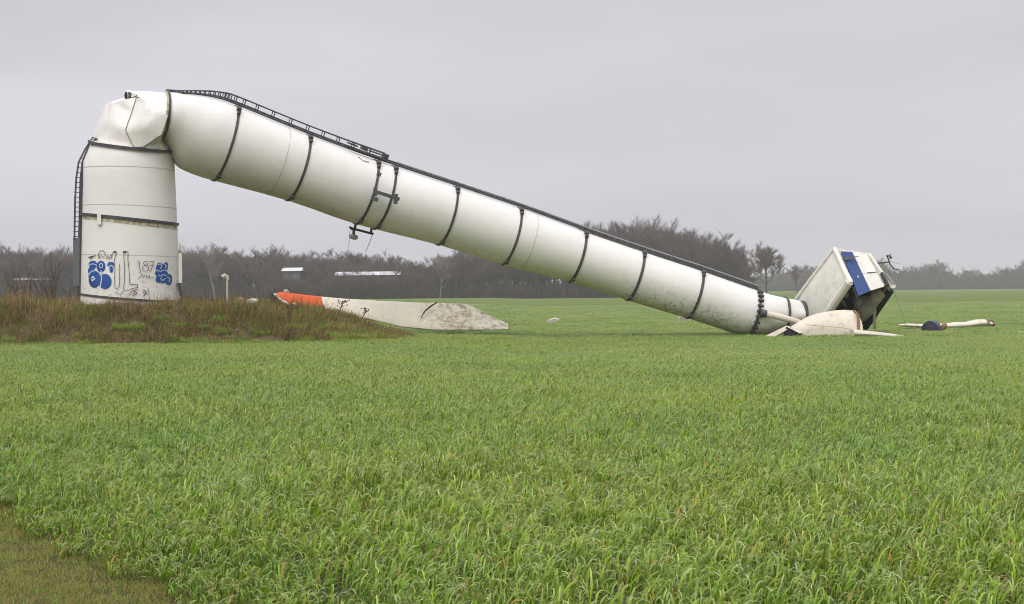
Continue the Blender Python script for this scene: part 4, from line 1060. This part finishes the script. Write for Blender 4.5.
def verge_patch(seed, n=1300):
    r = random.Random(seed); q = MB()
    for _ in range(n):
        x, y = r.uniform(-.3, .3), r.uniform(-.3, .3); u = r.random()
        col = (r.uniform(.18, .26), r.uniform(.27, .36), .06) if u < .6 else ((r.uniform(.36, .46), r.uniform(.34, .40), .15) if u < .8 else (r.uniform(.34, .44), r.uniform(.23, .28), .13))
        leaf(q, r, (x, y, 0), r.uniform(0, 6.28), r.uniform(.02, .06), r.uniform(.0025, .0045), R(r.uniform(25, 85)), R(r.uniform(20, 110)), col, 3)
    return q.mesh('verge_patch', M['weed'])
verge_var = variants('verge', [verge_patch(200 + i) for i in range(4)])
pts = []; y = 6.5
while y < 22:
    x = -.36 * y - 1.2
    while x < .5:
        a_, b_ = x + rnd.uniform(-.1, .1), y + rnd.uniform(-.1, .1)
        if verge_d(a_, b_) > -.75 : pts.append(((a_, b_, gz(a_, b_)), (0, 0, rnd.uniform(0, 6.28)), (1, 1, rnd.uniform(.6, 1.1)), rnd.randrange(4)))
        x += .42
    y += .42
tag(scatter('verge_grass', pts, verge_var, [M['weed']]), 'short dull olive grass verge at the corner of the field', 'grass')

def weed_patch(seed, n=300, tall=0.):
    r = random.Random(seed); q = MB()
    BR = [(.25, .155, .10), (.19, .12, .08), (.33, .23, .14), (.22, .15, .095), (.54, .45, .28), (.10, .07, .05)]
    OL = [(.22, .26, .06), (.34, .32, .08), (.17, .23, .05), (.30, .20, .10), (.46, .40, .16), (.12, .16, .04)]
    PAL = [p for p in BR for _ in range(4)] + OL * 2 if seed % 2 else [p for p in OL for _ in range(4)] + BR
    for _ in range(n):
        x, y = r.uniform(-.7, .7), r.uniform(-.7, .7); col = r.choice(PAL); h = r.uniform(.12, .34) + (r.random() < .08) * r.uniform(.05, .25) + tall * r.uniform(.2, .5)
        d = Vector((r.gauss(.12, .3), r.gauss(0, .3), 1)).normalized(); b = Vector((x, y, 0)); tip = b + d * h; s_ = Vector((r.uniform(.006, .012), 0, 0))
        c = tuple(k * r.uniform(.7, 1.2) for k in col)
        q.add([b - s_, b + s_, tip], [(0, 1, 2)], 0, c)
        for k in range(7):
            t = r.uniform(.1, .95); p = b + d * h * t; e = p + Vector((r.gauss(.02, .045), r.gauss(0, .045), r.uniform(.02, .12))); o_ = Vector((r.uniform(.003, .007), 0, r.gauss(0, .004)))
            q.add([p - o_, p + o_, e], [(0, 1, 2)], 0, tuple(k2 * r.uniform(.7, 1.3) for k2 in c))
        if r.random() < .35:
            p = b + d * h * r.uniform(.2, .9); e = p + Vector((r.gauss(0, .05), r.gauss(0, .05), r.uniform(-.01, .04)))
            q.add([p, e + Vector((.012, 0, .012)), e - Vector((.012, 0, .008))], [(0, 1, 2)], 0, c)
    return q.mesh('weed_patch', M['weed'])
weed_var = variants('weeds', [weed_patch(300 + i) for i in range(6)] + [weed_patch(311, 16, .8)])
pts = []; y = 53.6
while y < 67:
    x = -30.
    while x < -3.0:
        a_, b_ = x + rnd.uniform(-.3, .3), y + rnd.uniform(-.3, .3); m_ = mound(a_, b_)
        if m_ > .03:
            tall = rnd.random() < .05
            pts.append(((a_, b_, gz(a_, b_) - .03), (math.atan((gz(a_, b_ + .3) - gz(a_, b_ - .3)) / .6), -math.atan((gz(a_ + .3, b_) - gz(a_ - .3, b_)) / .6), rnd.gauss(0, .5)), (.8, .8, rnd.choice((.5, .7, .85, 1.0, 1.35)) * (.7 + .5 * smooth(.1, 1., m_)) * rnd.uniform(.7, 1.2) * (1 + .8 * noise.noise(Vector((a_ * .9, b_ * .9, 0))))), 6 if tall else min(5, max(0, 2 * rnd.randrange(3) + (1 if noise.noise(Vector((a_ * .45, b_ * .8, 9))) + rnd.gauss(0, .16) > .03 else 0)))))
        x += .62
    y += .6
mw_toe = []
for k in range(130):
    a_ = rnd.uniform(-27, -3.6); b_ = rnd.uniform(53.6, 57.5); m_ = mound(a_, b_)
    if .0 < m_ < .9 and rnd.random() < 1.1 - m_: pts.append(((a_, b_, gz(a_, b_) - .02), (.2, 0, rnd.gauss(0, .6)), (.55, .4, rnd.uniform(.7, 1.1)), 7))
weed_var.objects.link(bpy.data.objects.new('weeds_07', crop_var.objects[0].data))
tag(scatter('mound_weeds', pts, weed_var, [M['weed']]), 'brown and olive dead weeds covering the long low mound', 'weeds')

# ------------------------------------------------------------------ damp winter air
hz = MB(); hz.box8([(-700, -40, -1.6), (900, -40, -1.6), (900, 1150, -1.6), (-700, 1150, -1.6), (-700, -40, 23), (900, -40, 23), (900, 1150, 23), (-700, 1150, 23)])
hm = bpy.data.materials.new('haze_air'); hm.use_nodes = True; t = hm.node_tree; t.nodes.clear()
pv = N(t, 'ShaderNodeVolumePrincipled'); pv.inputs['Color'].default_value = (.95, .955, .98, 1); pv.inputs['Density'].default_value = .00038; pv.inputs['Anisotropy'].default_value = 0.
o_ = N(t, 'ShaderNodeOutputMaterial'); t.links.new(pv.outputs[0], o_.inputs['Volume'])
ho = hz.build('haze', hm, fix=True); tag(ho, kind='stuff')
